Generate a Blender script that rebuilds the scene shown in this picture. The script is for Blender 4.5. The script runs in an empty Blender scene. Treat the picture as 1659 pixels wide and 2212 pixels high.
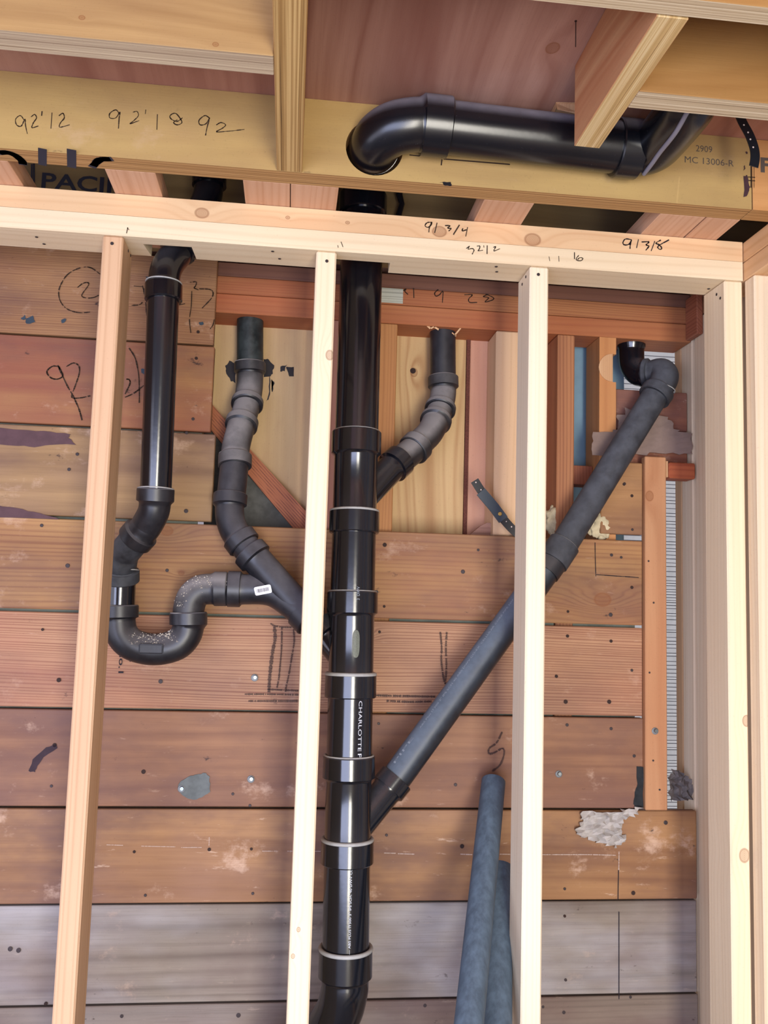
import bpy, bmesh, math, random
from mathutils import Vector, Matrix

random.seed(7)
SC = bpy.context.scene
COL = SC.collection

# ---------------------------------------------------------------- camera
CAM_H = 1.70
cd = bpy.data.cameras.new('camera'); cam = bpy.data.objects.new('camera', cd); COL.objects.link(cam)
yaw, pit, rol = 0.10735622, 0.10209982, 0.02947928
fw = Vector((math.sin(yaw)*math.cos(pit), math.cos(yaw)*math.cos(pit), math.sin(pit)))
rt = Vector((math.cos(yaw), -math.sin(yaw), 0)); up = rt.cross(fw)
rt2 = rt*math.cos(rol) + up*math.sin(rol); up2 = -rt*math.sin(rol) + up*math.cos(rol)
cam.matrix_world = Matrix(((rt2.x, up2.x, -fw.x, 0), (rt2.y, up2.y, -fw.y, 0), (rt2.z, up2.z, -fw.z, CAM_H), (0, 0, 0, 1)))
cd.sensor_fit = 'HORIZONTAL'; cd.sensor_width = 36.0; cd.lens = 1860.7/1659*36.0; cd.clip_start = 0.02
SC.camera = cam

# ---------------------------------------------------------------- world, lights, exposure
w = bpy.data.worlds.new('world'); SC.world = w; w.use_nodes = True
bg = w.node_tree.nodes['Background']; bg.inputs[0].default_value = (0.92, 0.86, 1.0, 1); bg.inputs[1].default_value = 0.38
def area(name, loc, target, sx, sy, power, col):
    d = bpy.data.lights.new(name, 'AREA'); d.shape = 'RECTANGLE'; d.size = sx; d.size_y = sy
    d.energy = power; d.color = col
    o = bpy.data.objects.new(name, d); COL.objects.link(o); o.location = loc
    o.rotation_euler = (Vector(target)-Vector(loc)).to_track_quat('-Z', 'Y').to_euler()
    return o
area('window_light_sky', (-1.15, -1.6, 1.08), (-0.9, 1.8, 1.05), 2.5, 1.7, 108, (0.62, 0.69, 1.0))
area('side_fill_left', (-2.15, 0.2, 1.4), (0.5, 1.7, 1.5), 2.2, 1.6, 24, (0.80, 0.80, 1.0))  # added fill to brighten the left sides of the studs
area('window_light_garden', (0.53, -1.6, 1.10), (0.4, 1.8, 1.1), 0.66, 1.7, 92, (1.0, 0.94, 0.82))
sl = bpy.data.lights.new('sun', 'SUN'); sl.energy = 3.2; sl.angle = .02; sl.color = (1.0, .96, .9); so = bpy.data.objects.new('sun', sl); COL.objects.link(so)
so.rotation_euler = Vector((-.10, .36, -.93)).to_track_quat('-Z', 'Y').to_euler()
SC.view_settings.view_transform = 'Standard'; SC.view_settings.look = 'None'
SC.view_settings.exposure = -0.03; SC.view_settings.gamma = 1.0; SC.view_settings.use_curve_mapping = False

# ---------------------------------------------------------------- helpers
def lin(h):
    h = h.lstrip('#'); c = [int(h[i:i+2], 16)/255 for i in (0, 2, 4)]
    return tuple((x/12.92 if x <= .04045 else ((x+.055)/1.055)**2.4) for x in c) + (1,)

def wloc(o):
    v = Vector((0, 0, 0))
    while o: v += o.location; o = o.parent
    return v

def mesh_obj(name, verts, faces, mat=None, parent=None, smooth=False, base=False):
    vs = [Vector(v) for v in verts]
    lo = Vector([min(v[i] for v in vs) for i in range(3)]); hi = Vector([max(v[i] for v in vs) for i in range(3)])
    c = (lo+hi)/2
    if base: c.z = lo.z
    me = bpy.data.meshes.new(name); me.from_pydata([v-c for v in vs], [], faces); me.update()
    if smooth:
        me.polygons.foreach_set('use_smooth', [True]*len(me.polygons))
    if mat: me.materials.append(mat)
    o = bpy.data.objects.new(name, me); COL.objects.link(o)
    if parent: o.parent = parent; o.location = c - wloc(parent)
    else: o.location = c
    return o

def empty(name, loc=(0, 0, 0), parent=None):
    o = bpy.data.objects.new(name, None); COL.objects.link(o); o.location = loc; o.empty_display_size = .05
    if parent: o.parent = parent; o.location = Vector(loc)-wloc(parent)
    return o

def tag(o, label=None, cat=None, group=None, kind=None):
    if label: o['label'] = label
    if cat: o['category'] = cat
    if group: o['group'] = group
    if kind: o['kind'] = kind
    return o

def box_data(x0, x1, y0, y1, z0, z1, bev=.0015):
    b = bmesh.new(); bmesh.ops.create_cube(b, size=1)
    for v in b.verts:
        v.co = Vector(((x0+x1)/2+v.co.x*(x1-x0), (y0+y1)/2+v.co.y*(y1-y0), (z0+z1)/2+v.co.z*(z1-z0)))
    if bev: bmesh.ops.bevel(b, geom=b.edges[:], offset=bev, segments=1, affect='EDGES')
    b.verts.index_update(); vs = [v.co.copy() for v in b.verts]; fs = [[v.index for v in f.verts] for f in b.faces]; b.free()
    return vs, fs

def box(name, x0, x1, y0, y1, z0, z1, mat, parent=None, bev=.0015, base=False):
    vs, fs = box_data(x0, x1, y0, y1, z0, z1, bev); return mesh_obj(name, vs, fs, mat, parent, base=base)

def prism(name, outline, holes, axis, a0, a1, mat, parent=None, base=False):
    """closed 2-D outline with holes, extruded from a0 to a1 along axis ('y': outline in x,z ; 'z': outline in x,y ; 'x': outline in y,z)"""
    cu = bpy.data.curves.new('tmp', 'CURVE'); cu.dimensions = '2D'; cu.fill_mode = 'BOTH'; cu.extrude = abs(a1-a0)/2
    for lp in [outline]+list(holes):
        sp = cu.splines.new('POLY'); sp.points.add(len(lp)-1)
        for p, q in zip(sp.points, lp): p.co = (q[0], q[1], 0, 1)
        sp.use_cyclic_u = True
    o = bpy.data.objects.new('tmp', cu); COL.objects.link(o); bpy.context.view_layer.update()
    me = bpy.data.meshes.new_from_object(o.evaluated_get(bpy.context.evaluated_depsgraph_get()))
    m = (a0+a1)/2
    if axis == 'y': vs = [(v.co.x, m+v.co.z, v.co.y) for v in me.vertices]
    elif axis == 'z': vs = [(v.co.x, v.co.y, m+v.co.z) for v in me.vertices]
    else: vs = [(m+v.co.z, v.co.x, v.co.y) for v in me.vertices]
    fs = [list(p.vertices) for p in me.polygons]
    bpy.data.objects.remove(o); bpy.data.curves.remove(cu); bpy.data.meshes.remove(me)
    b = bmesh.new(); bv = [b.verts.new(v) for v in vs]
    for f in fs:
        try: b.faces.new([bv[i] for i in f])
        except ValueError: pass
    bmesh.ops.remove_doubles(b, verts=b.verts[:], dist=1e-5); bmesh.ops.recalc_face_normals(b, faces=b.faces[:])
    b.verts.index_update(); vs = [v.co.copy() for v in b.verts]; fs = [[v.index for v in f.verts] for f in b.faces]; b.free()
    return mesh_obj(name, vs, fs, mat, parent, base=base)

def catmull(pts, n=8):
    P = [Vector(p) for p in pts]
    if len(P) == 2: return P
    P = [P[0]*2-P[1]] + P + [P[-1]*2-P[-2]]; out = []
    for i in range(1, len(P)-2):
        a, b, c, d = P[i-1:i+3]
        for k in range(n):
            t = k/n
            out.append(.5*((2*b)+(c-a)*t+(2*a-5*b+4*c-d)*t*t+(3*b-a-3*c+d)*t**3))
    out.append(P[-2]); return out

def at_len(poly, s):
    acc = 0
    for a, b in zip(poly, poly[1:]):
        l = (b-a).length
        if acc+l >= s-1e-9 and l > 1e-9: return a.lerp(b, min(1, max(0, (s-acc)/l)))
        acc += l
    return poly[-1]

def tube(samples, radii, seg=40, hollow=0):
    """sweep circles along samples (Vectors)"""
    n = len(samples); T = []
    for i in range(n):
        j = i
        a = samples[max(0, i-1)]; b = samples[min(n-1, i+1)]
        k = 1
        while (b-a).length < 1e-4 and k < n:
            k += 1; a = samples[max(0, i-k)]; b = samples[min(n-1, i+k)]
        T.append((b-a).normalized())
    ref = Vector((0, 0, 1)) if abs(T[0].z) < .9 else Vector((0, -1, 0))
    nrm = (ref - T[0]*ref.dot(T[0])).normalized(); vs = []; fs = []
    for i in range(n):
        nrm = (nrm - T[i]*nrm.dot(T[i])).normalized(); bn = T[i].cross(nrm)
        for k in range(seg):
            a = 2*math.pi*k/seg
            vs.append(samples[i] + (nrm*math.cos(a)+bn*math.sin(a))*radii[i])
    for i in range(n-1):
        for k in range(seg):
            k2 = (k+1) % seg; fs.append([i*seg+k, i*seg+k2, (i+1)*seg+k2, (i+1)*seg+k])
    if not hollow:
        fs.append(list(range(seg-1, -1, -1))); fs.append([(n-1)*seg+k for k in range(seg)])
    else:
        off = len(vs)
        for i in (0, n-1):
            c = samples[i]
            for k in range(seg): vs.append(c+(vs[i*seg+k]-c)*(1-hollow/radii[i]))
        for k in range(seg):
            k2 = (k+1) % seg
            fs.append([off+k, off+k2, off+seg+k2, off+seg+k][::-1])
            fs.append([k, off+k, off+k2, k2][::-1]); e = (n-1)*seg
            fs.append([e+k, e+k2, off+seg+k2, off+seg+k])
    return vs, fs

def fit_path(pts, r, h0=0, h1=0, hk=1.18, n=8):
    """a fitting: curved body of radius r with socket hubs of length h0 / h1 at its ends"""
    poly = catmull(pts, n); L = sum((b-a).length for a, b in zip(poly, poly[1:]))
    base = [0]; acc = 0
    for a, b in zip(poly, poly[1:]): acc += (b-a).length; base.append(acc)
    keys = [(s, None) for s in base]
    H = r*hk; c = .0022
    S = []
    for s in base:
        if h0 and s < h0+.004: continue
        if h1 and s > L-h1-.004: continue
        S.append((s, r))
    if h0: S = [(0, H-c), (c, H), (h0-c*1.6, H), (h0, r*1.03), (h0+.0035, r)] + S
    if h1: S = S + [(L-h1-.0035, r), (L-h1, r*1.03), (L-h1+c*1.6, H), (L-c, H), (L, H-c)]
    if not S or len(S) < 2: S = [(0, r), (L, r)]
    return [at_len(poly, s) for s, _ in S], [q for _, q in S]

def ring_mesh(c, d, r, t):
    c = Vector(c); d = Vector(d).normalized(); ref = Vector((0, -1, 0)) if abs(d.y) < .9 else Vector((0, 0, 1))
    u = (ref-d*ref.dot(d)).normalized(); v = d.cross(u); vs = []; fs = []; A, B = 40, 8
    for i in range(A):
        a = 2*math.pi*i/A; e = u*math.cos(a)+v*math.sin(a)
        for j in range(B):
            b = 2*math.pi*j/B; vs.append(c+e*(r+t*math.cos(b))+d*(t*math.sin(b)))
    for i in range(A):
        for j in range(B):
            fs.append([i*B+j, ((i+1) % A)*B+j, ((i+1) % A)*B+(j+1) % B, i*B+(j+1) % B])
    return vs, fs

def ribbon(pts, wd, nrm, off=.0004, jit=0.0, dash=0):
    """flat stroke following pts on a plane of normal nrm"""
    P = catmull(pts, 5) if len(pts) > 2 else [Vector(p) for p in pts]
    N = Vector(nrm).normalized(); vs = []; fs = []
    for a, b in zip(P, P[1:]):
        if (b-a).length < 1e-5: continue
        if dash and random.random() < dash: continue
        t = (b-a).normalized(); s = N.cross(t)*wd/2*(1+random.uniform(-jit, jit)); i = len(vs)
        e = t*wd*.3
        vs += [a-e-s+N*off, b+e-s+N*off, b+e+s+N*off, a-e+s+N*off]; fs.append([i, i+1, i+2, i+3])
    return vs, fs

def strokes(name, lines, wd, nrm, mat, parent, jit=.35, dash=0):
    V = []; F = []
    for l in lines:
        vs, fs = ribbon(l, wd, nrm, jit=jit, dash=dash); k = len(V); V += vs; F += [[i+k for i in f] for f in fs]
    return mesh_obj(name, V, F, mat, parent)

def blob(name, loops, nrm, mat, parent, off=.0005, rough=.0015):
    V = []; F = []; N = Vector(nrm)
    for l in loops:
        P = [Vector(p) for p in l]; Q = []
        for a, b in zip(P, P[1:]+P[:1]):
            for k in range(3):
                q = a.lerp(b, k/3); Q.append(q+N*off+Vector((random.uniform(-rough, rough)*(1-abs(N.x)), random.uniform(-rough, rough)*(1-abs(N.y)), random.uniform(-rough, rough)*(1-abs(N.z)))))
        k = len(V); V += Q; F.append([k+i for i in range(len(Q))])
    return mesh_obj(name, V, F, mat, parent)

def text2d(s, size=1.0, bold=0.0):
    cu = bpy.data.curves.new('t', 'FONT'); cu.body = s; cu.size = size; cu.resolution_u = 3; cu.offset = bold
    o = bpy.data.objects.new('t', cu); COL.objects.link(o); bpy.context.view_layer.update()
    me = bpy.data.meshes.new_from_object(o.evaluated_get(bpy.context.evaluated_depsgraph_get()))
    vs = [(v.co.x, v.co.y) for v in me.vertices]; fs = [list(p.vertices) for p in me.polygons]
    bpy.data.objects.remove(o); bpy.data.curves.remove(cu); bpy.data.meshes.remove(me)
    return vs, fs

def text_plane(name, s, O, U, V, height, length, mat, parent, off=.0005, bold=0.0):
    """text of capital height and total length on the plane spanned by U (reading) and V (up)"""
    vs, fs = text2d(s, 1.0, bold); xs = [v[0] for v in vs]; x0 = min(xs); L = max(xs)-x0
    O = Vector(O); U = Vector(U).normalized(); V = Vector(V).normalized(); N = U.cross(V)
    return mesh_obj(name, [O+U*((x-x0)/L*length)+V*(y/.70*height)+N*off for x, y in vs], fs, mat, parent)

def text_tube(name, s, C, D, R0, r, height, length, mat, parent, bold=0.0, off=.0006):
    """text running along direction D of a pipe of radius r, its baseline on the side R0 of the axis point C"""
    vs, fs = text2d(s, 1.0, bold); xs = [v[0] for v in vs]; x0 = min(xs); L = max(xs)-x0
    C = Vector(C); D = Vector(D).normalized(); R0 = Vector(R0); R0 = (R0-D*R0.dot(D)).normalized(); Q = D.cross(R0)*-1
    out = []
    for x, y in vs:
        a = (y/.70*height)/r; out.append(C+D*((x-x0)/L*length)+(R0*math.cos(a)+Q*math.sin(a))*(r+off))
    return mesh_obj(name, out, fs, mat, parent)

# ---------------------------------------------------------------- materials
def new_mat(name):
    m = bpy.data.materials.new(name); m.use_nodes = True; nt = m.node_tree
    return m, nt, nt.nodes['Principled BSDF']

class NB:
    def __init__(s, nt): s.nt = nt
    def n(s, t, **k):
        q = s.nt.nodes.new(t)
        for a, b in k.items(): setattr(q, a, b)
        return q
    def link(s, a, b): s.nt.links.new(a, b)
    def put(s, sock, v):
        if hasattr(v, 'is_output') or isinstance(v, bpy.types.NodeSocket): s.link(v, sock)
        else: sock.default_value = v
    def m(s, op, a, b=0.0, c=None, clamp=False):
        q = s.n('ShaderNodeMath', operation=op, use_clamp=clamp); s.put(q.inputs[0], a); s.put(q.inputs[1], b)
        if c is not None: s.put(q.inputs[2], c)
        return q.outputs[0]
    def vec(s, x, y, z):
        q = s.n('ShaderNodeCombineXYZ'); s.put(q.inputs[0], x); s.put(q.inputs[1], y); s.put(q.inputs[2], z); return q.outputs[0]
    def noise(s, v, sc=1.0, det=2.0, rough=.5, dist=0.0):
        q = s.n('ShaderNodeTexNoise'); s.put(q.inputs['Vector'], v); q.inputs['Scale'].default_value = sc
        q.inputs['Detail'].default_value = det; q.inputs['Roughness'].default_value = rough; q.inputs['Distortion'].default_value = dist
        return q.outputs[0]
    def mix(s, f, a, b, mode='MIX'):
        q = s.n('ShaderNodeMix', data_type='RGBA', blend_type=mode); s.put(q.inputs[0], f); s.put(q.inputs[6], a); s.put(q.inputs[7], b); return q.outputs[2]
    def ramp(s, f, a, b):
        q = s.n('ShaderNodeMapRange', interpolation_type='SMOOTHSTEP'); s.put(q.inputs[0], f); q.inputs[1].default_value = a; q.inputs[2].default_value = b; return q.outputs[0]

WOODN = [0]
def wood(name, light, dark, axis='x', freq=120, rings=.35, broad=.6, knots=(), blotch=None, blotch_amt=.3, blotch_sc=3.0,
         rough=.62, wav=.05, lam=None, lamcol=None, seed=None, fine=.16, wet=.35, scratch=0.0, grime=0.0):
    """sawn timber: grain along axis; knots = (u, v, radius) on the face; lam = thickness axis of laminated veneer lumber"""
    m, nt, bs = new_mat(name); B = NB(nt); WOODN[0] += 1; sd = (seed if seed is not None else WOODN[0])*3.17
    g = B.n('ShaderNodeNewGeometry'); sp = B.n('ShaderNodeSeparateXYZ'); B.link(g.outputs['Position'], sp.inputs[0])
    X, Y, Z = sp.outputs
    u, v, w_ = {'x': (X, Z, Y), 'y': (Y, X, Z), 'z': (Z, X, Y)}[axis]
    us = B.m('ADD', u, sd)
    warp = B.noise(B.vec(B.m('MULTIPLY', us, .9), B.m('MULTIPLY', v, 3.5), B.m('MULTIPLY', w_, 3.5)), 1, 1)
    R = B.m('ADD', v, B.m('MULTIPLY', w_, .83)); R = B.m('ADD', R, B.m('MULTIPLY', warp, wav))
    irr = B.noise(B.vec(B.m('MULTIPLY', us, .25), B.m('MULTIPLY', R, freq*.33), sd), 1, 1)
    R = B.m('ADD', R, B.m('MULTIPLY', B.m('SUBTRACT', irr, .5), 2.6/freq))
    kmask = None; kdark = None
    for (ku, kv, kr) in knots:
        du = B.m('SUBTRACT', u, ku); dv = B.m('SUBTRACT', v, kv)
        d2 = B.m('ADD', B.m('MULTIPLY', B.m('MULTIPLY', du, du), .28), B.m('MULTIPLY', dv, dv))
        e = B.m('EXPONENT', B.m('MULTIPLY', d2, -1/(kr*2.0)**2)); R = B.m('ADD', R, B.m('MULTIPLY', e, kr*2.3))
        d3 = B.m('SQRT', B.m('ADD', B.m('MULTIPLY', B.m('MULTIPLY', du, du), .6), B.m('MULTIPLY', dv, dv)))
        k = B.m('SUBTRACT', 1.0, B.ramp(d3, kr*.72, kr)); rim = B.m('MULTIPLY', k, B.ramp(d3, kr*.62, kr*.82))
        core = B.m('MULTIPLY', k, B.m('ADD', .55, B.m('MULTIPLY', B.m('SINE', B.m('MULTIPLY', d3, 2600)), .12)))
        k = B.m('ADD', core, B.m('MULTIPLY', rim, .45), clamp=True)
        kmask = k if kmask is None else B.m('MAXIMUM', kmask, k)
    s1 = B.m('ADD', B.m('MULTIPLY', B.m('SINE', B.m('MULTIPLY', R, freq*6.283)), .5), .5)
    lines = B.m('POWER', s1, 3.2)
    br = B.noise(B.vec(B.m('MULTIPLY', us, 5), B.m('MULTIPLY', v, 90), B.m('MULTIPLY', w_, 90)), 1, 2)
    lines = B.m('MULTIPLY', lines, B.m('MULTIPLY', B.m('ADD', .35, B.m('MULTIPLY', br, 1.1)), B.m('ADD', .35, B.m('MULTIPLY', irr, 1.2))))
    bd = B.noise(B.vec(B.m('MULTIPLY', us, 1.1), B.m('MULTIPLY', R, 22), B.m('MULTIPLY', v, 2)), 1, 3, .55)
    bd = B.ramp(bd, .3, .72)
    f = B.m('ADD', B.m('MULTIPLY', bd, broad), B.m('MULTIPLY', lines, rings), clamp=True)
    col = B.mix(f, lin(light), lin(dark))
    if blotch:
        bl = B.noise(B.vec(B.m('MULTIPLY', us, .5), v, w_), blotch_sc, 4, .6)
        col = B.mix(B.m('MULTIPLY', B.ramp(bl, .42, .66), blotch_amt), col, lin(blotch))
    if grime:
        g1 = B.noise(B.vec(B.m('MULTIPLY', us, 2.2), B.m('MULTIPLY', v, 5), w_), 1, 5, .62)
        col = B.mix(B.m('MULTIPLY', B.ramp(g1, .40, .70), grime), col, lin('5d4140'))
        g2 = B.noise(B.vec(B.m('MULTIPLY', us, 16), B.m('MULTIPLY', v, 26), sd), 1, 5, .72)
        col = B.mix(B.m('MULTIPLY', B.ramp(g2, .655, .73), grime*1.6, clamp=True), col, lin('34221f'))
        g3 = B.noise(B.vec(B.m('MULTIPLY', us, 7), B.m('MULTIPLY', v, 9), sd+4), 1, 6, .7)
        col = B.mix(B.m('MULTIPLY', B.ramp(g3, .58, .72), grime*.8, clamp=True), col, lin('d3b49c'))
    if kmask is not None: col = B.mix(B.m('MULTIPLY', kmask, .75), col, lin('7d4722'))
    if lam:
        t = {'x': X, 'y': Y, 'z': Z}[lam]
        ln = B.noise(B.vec(B.m('MULTIPLY', us, .35), B.m('MULTIPLY', t, 260), 0.0), 1, 2, .6)
        ln = B.m('ADD', ln, B.m('MULTIPLY', B.noise(B.vec(B.m('MULTIPLY', us, 4), B.m('MULTIPLY', t, 900), 3.0), 1, 2), .5))
        dk = B.ramp(ln, .86, .96)
        lc = B.mix(B.ramp(ln, .6, .85), lin(lamcol[0]), lin(lamcol[1])); lc = B.mix(B.m('MULTIPLY', dk, .8), lc, lin(lamcol[2]))
        sn = B.n('ShaderNodeSeparateXYZ'); B.link(g.outputs['True Normal'], sn.inputs[0])
        fac = B.ramp(B.m('ABSOLUTE', sn.outputs['xyz'.index(lam)]), .4, .6)
        col = B.mix(fac, lc, col)
    fn = B.noise(B.vec(B.m('MULTIPLY', us, 9), B.m('MULTIPLY', v, 420), B.m('MULTIPLY', w_, 420)), 1, 2)
    col = B.mix(B.m('MULTIPLY', B.m('SUBTRACT', fn, .5), fine*4, clamp=True), col, lin(dark))
    sm = B.noise(g.outputs['Position'], 300, 2); col = B.mix(B.m('MULTIPLY', B.ramp(sm, .62, .75), .12), col, lin('3a2a22'))
    if scratch:
        sc = B.noise(B.vec(B.m('MULTIPLY', us, 14), B.m('MULTIPLY', v, 70), 5.0), 1, 4, .7)
        col = B.mix(B.m('MULTIPLY', B.ramp(sc, .63, .72), scratch), col, lin('e8cdb4'))
    B.link(col, bs.inputs['Base Color']); bs.inputs['Roughness'].default_value = rough
    bs.inputs['Specular IOR Level'].default_value = wet
    bp = B.n('ShaderNodeBump'); bp.inputs['Strength'].default_value = .25; bp.inputs['Distance'].default_value = .0006
    B.link(B.m('ADD', fn, B.m('MULTIPLY', lines, -.5)), bp.inputs['Height']); B.link(bp.outputs[0], bs.inputs['Normal'])
    return m

def plain(name, col, rough=.5, spec=.5, metal=0.0, noise=0.0, nsc=60):
    m, nt, bs = new_mat(name); B = NB(nt); c = lin(col)
    if noise:
        g = B.n('ShaderNodeNewGeometry'); f = B.noise(g.outputs['Position'], nsc, 4, .6)
        o = B.mix(B.m('MULTIPLY', B.ramp(f, .35, .7), noise), c, tuple(x*.35 for x in c[:3])+(1,)); B.link(o, bs.inputs['Base Color'])
    else: bs.inputs['Base Color'].default_value = c
    bs.inputs['Roughness'].default_value = rough; bs.inputs['Specular IOR Level'].default_value = spec; bs.inputs['Metallic'].default_value = metal
    return m

def abs_plastic(name, col='0b0d14', rough=.3, dust=.2, dustcol='6d6c72', spread=(.0, .8), overall=0.0, speck=.15, spec=.6, streaky=False):
    """black drain plastic with dust lying on whatever faces up"""
    m, nt, bs = new_mat(name); B = NB(nt); g = B.n('ShaderNodeNewGeometry')
    sn = B.n('ShaderNodeSeparateXYZ'); B.link(g.outputs['Normal'], sn.inputs[0]); P = g.outputs['Position']
    if streaky:
        sx_ = B.n('ShaderNodeVectorMath', operation='MULTIPLY'); B.link(P, sx_.inputs[0]); sx_.inputs[1].default_value = (2.2, 2.2, .16); P = sx_.outputs[0]
    upf = B.ramp(sn.outputs[2], *spread); n1 = B.noise(P, 35, 4, .65); n2 = B.noise(P, 260, 3, .6)
    d = B.m('MULTIPLY', upf, B.m('ADD', .55, B.m('MULTIPLY', n1, .9)))
    d = B.m('MULTIPLY', d, dust)
    if overall: d = B.m('ADD', d, B.m('MULTIPLY', B.ramp(n1, .25, .75), overall))
    d = B.m('ADD', d, B.m('MULTIPLY', B.ramp(n2, .68, .74), speck*.5), clamp=True)
    B.link(B.mix(d, lin(col), lin(dustcol)), bs.inputs['Base Color'])
    B.link(B.m('ADD', rough, B.m('MULTIPLY', d, .5), clamp=True), bs.inputs['Roughness'])
    bs.inputs['Specular IOR Level'].default_value = spec
    bp = B.n('ShaderNodeBump'); bp.inputs['Strength'].default_value = .07; bp.inputs['Distance'].default_value = .001
    B.link(B.noise(P, 90, 2), bp.inputs['Height']); B.link(bp.outputs[0], bs.inputs['Normal'])
    return m

ABS = abs_plastic('black_abs', dust=.25, rough=.17, spec=.8)
ABS_DUSTY = abs_plastic('dusty_abs', dust=1.15, dustcol='858180', spread=(-.15, .7), overall=.08, rough=.42)
ABS_HALF = abs_plastic('lightly_dusty_abs', dust=.6, dustcol='77757a', spread=(-.2, .9), overall=.06, rough=.38)
ABS_DULL = abs_plastic('dull_grey_abs', col='15181e', dust=.6, dustcol='5b5f68', spread=(-.6, .9), overall=.30, rough=.5, speck=.4)
ABS_CEIL = abs_plastic('ceiling_abs', dust=1.15, dustcol='7b7984', spread=(.1, .75), rough=.26)
ABS_OLD = abs_plastic('scuffed_pipe', col='2a3744', dust=.3, dustcol='667a8c', spread=(-.8, .6), overall=.32, rough=.5, speck=.6, streaky=True)
GLUE = plain('grey_glue', 'a9a9a6', .45, .4, noise=.25)
PRINT = plain('white_print', 'cfd3da', .6)
FADED = plain('faded_print', '8f98a2', .6)
PENCIL = plain('pencil', '38291f', .7, .2)
INK = plain('black_ink', '1b1620', .6, .2)
INKP = plain('stamp_ink', '2e2f3d', .7, .2)
INKG = plain('grey_stamp_ink', '5a5048', .7, .2)
DARK = plain('tar', '14131a', .35, .5)
PURPLE = plain('purple_stain', '4a3338', .75, .2, noise=.35, nsc=40)
STEEL = plain('zinc_steel', '858d91', .35, .5, .9)
RUST = plain('rusty_iron', '33211c', .7, .3, noise=.3)
NAILM = plain('dark_nail', '3c3334', .55, .4, .4)
BRASS = plain('brass_screw', 'c9a95e', .35, .5, .8)
STICKER = plain('white_sticker', 'e6e6e8', .45)
CHALK = plain('chalk', 'd8c6bb', .8, .2)
STRAP = plain('black_strap', '171c22', .35, .5, noise=.2)
PLASTER = plain('grey_plaster', '5f5f5c', .8, .2, noise=.5, nsc=35)
CRUMPLE = plain('torn_paper', 'b9b3ad', .8, .2, noise=.35, nsc=55)
PAPERG = plain('grey_brown_paper', '8a766c', .8, .2, noise=.35, nsc=14)
WOOL = plain('yellow_mineral_wool', 'cdbf9c', .95, .1, noise=.3, nsc=80)
BLUE = plain('blue_foam_board', '7e9cae', .7, .2, noise=.25, nsc=9)
FRESH = wood('fresh_cut_wood', 'd6ae84', 'b98a60', 'z', 200, .3)

# ---------------------------------------------------------------- the room: floor, ceiling deck
CEIL = 2.586
floor = box('floor', -2.2, 1.6, -2.2, 2.3, -.03, 0.0, wood('subfloor_ply', '7b756f', '625c57', 'x', 30, .2, blotch='6a6560'), bev=0); tag(floor, kind='structure')
ceiling = empty('ceiling', (0, 0, CEIL)); tag(ceiling, kind='structure')
CEILM = wood('red_fir_plywood', 'b08574', '8a5a4c', 'y', 16, .3, .7, knots=[(1.26, .385, .013)], blotch='c3a096', blotch_amt=.4, blotch_sc=4, wav=.12)
CEILM2 = wood('red_fir_plywood_left', 'a97a68', '8c5b4d', 'y', 14, .25, .6, blotch='b99a88', blotch_amt=.35, wav=.1)
box('plywood_panel', -1.6, -.03, -1.6, 1.50, CEIL, CEIL+.018, CEILM2, ceiling, 0)
box('plywood_panel', -.027, .70, -1.6, 1.50, CEIL, CEIL+.018, CEILM, ceiling, 0)
box('plywood_panel', .703, 1.55, -1.6, 1.50, CEIL, CEIL+.018, wood('red_fir_plywood_right', 'b07c68', '98604e', 'y', 26, .3, .6), ceiling, 0)

box('plywood_panel', -1.25, 1.1, 1.42, 2.03, 2.80, 2.82, CEILM2, ceiling, 0)  # this and the next three panels: covers added against sky light leaking in
box('plywood_panel', -1.25, 1.1, 1.42, 1.44, CEIL+.019, 2.80, CEILM2, ceiling, 0)
box('plywood_panel', 1.10, 1.115, 1.42, 2.05, 2.30, 2.82, CEILM2, ceiling, 0)  # added side cover, keeps the sky out of the right corner
box('plywood_panel', -1.25, 1.1, 2.03, 2.045, 2.36, 2.80, CEILM2, ceiling, 0)
# ---------------------------------------------------------------- ceiling framing
Z0 = 2.4465
LAMC = ('c3a06a', '9a7444', '4a3018')
def hole(cx, cz, r, n=40): return [(cx+r*math.cos(2*math.pi*i/n), cz+r*math.sin(2*math.pi*i/n)) for i in range(n)]
LVLM = wood('lvl_beam', 'b6985f', '977649', 'x', 16, .15, .5, grime=.22, blotch='a5835e', blotch_amt=.7, blotch_sc=2.2, wav=.2, lam='y', lamcol=('b98f5c', '9c7344', '5a3b20'), fine=.06)
beam = empty('ceiling_beam', (.05, 1.484, Z0)); tag(beam, 'yellow laminated beam running full width with the black elbow coming through its hole', 'beam')
HC = (0.1212, 1.4620, 2.5038)
prism('beam_body', [(-1.2, Z0), (.832, Z0), (.832, CEIL-.0005), (-1.2, CEIL-.0005)], [hole(HC[0], HC[2], .0515)], 'y', 1.4615, 1.506, LVLM, beam)
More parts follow.
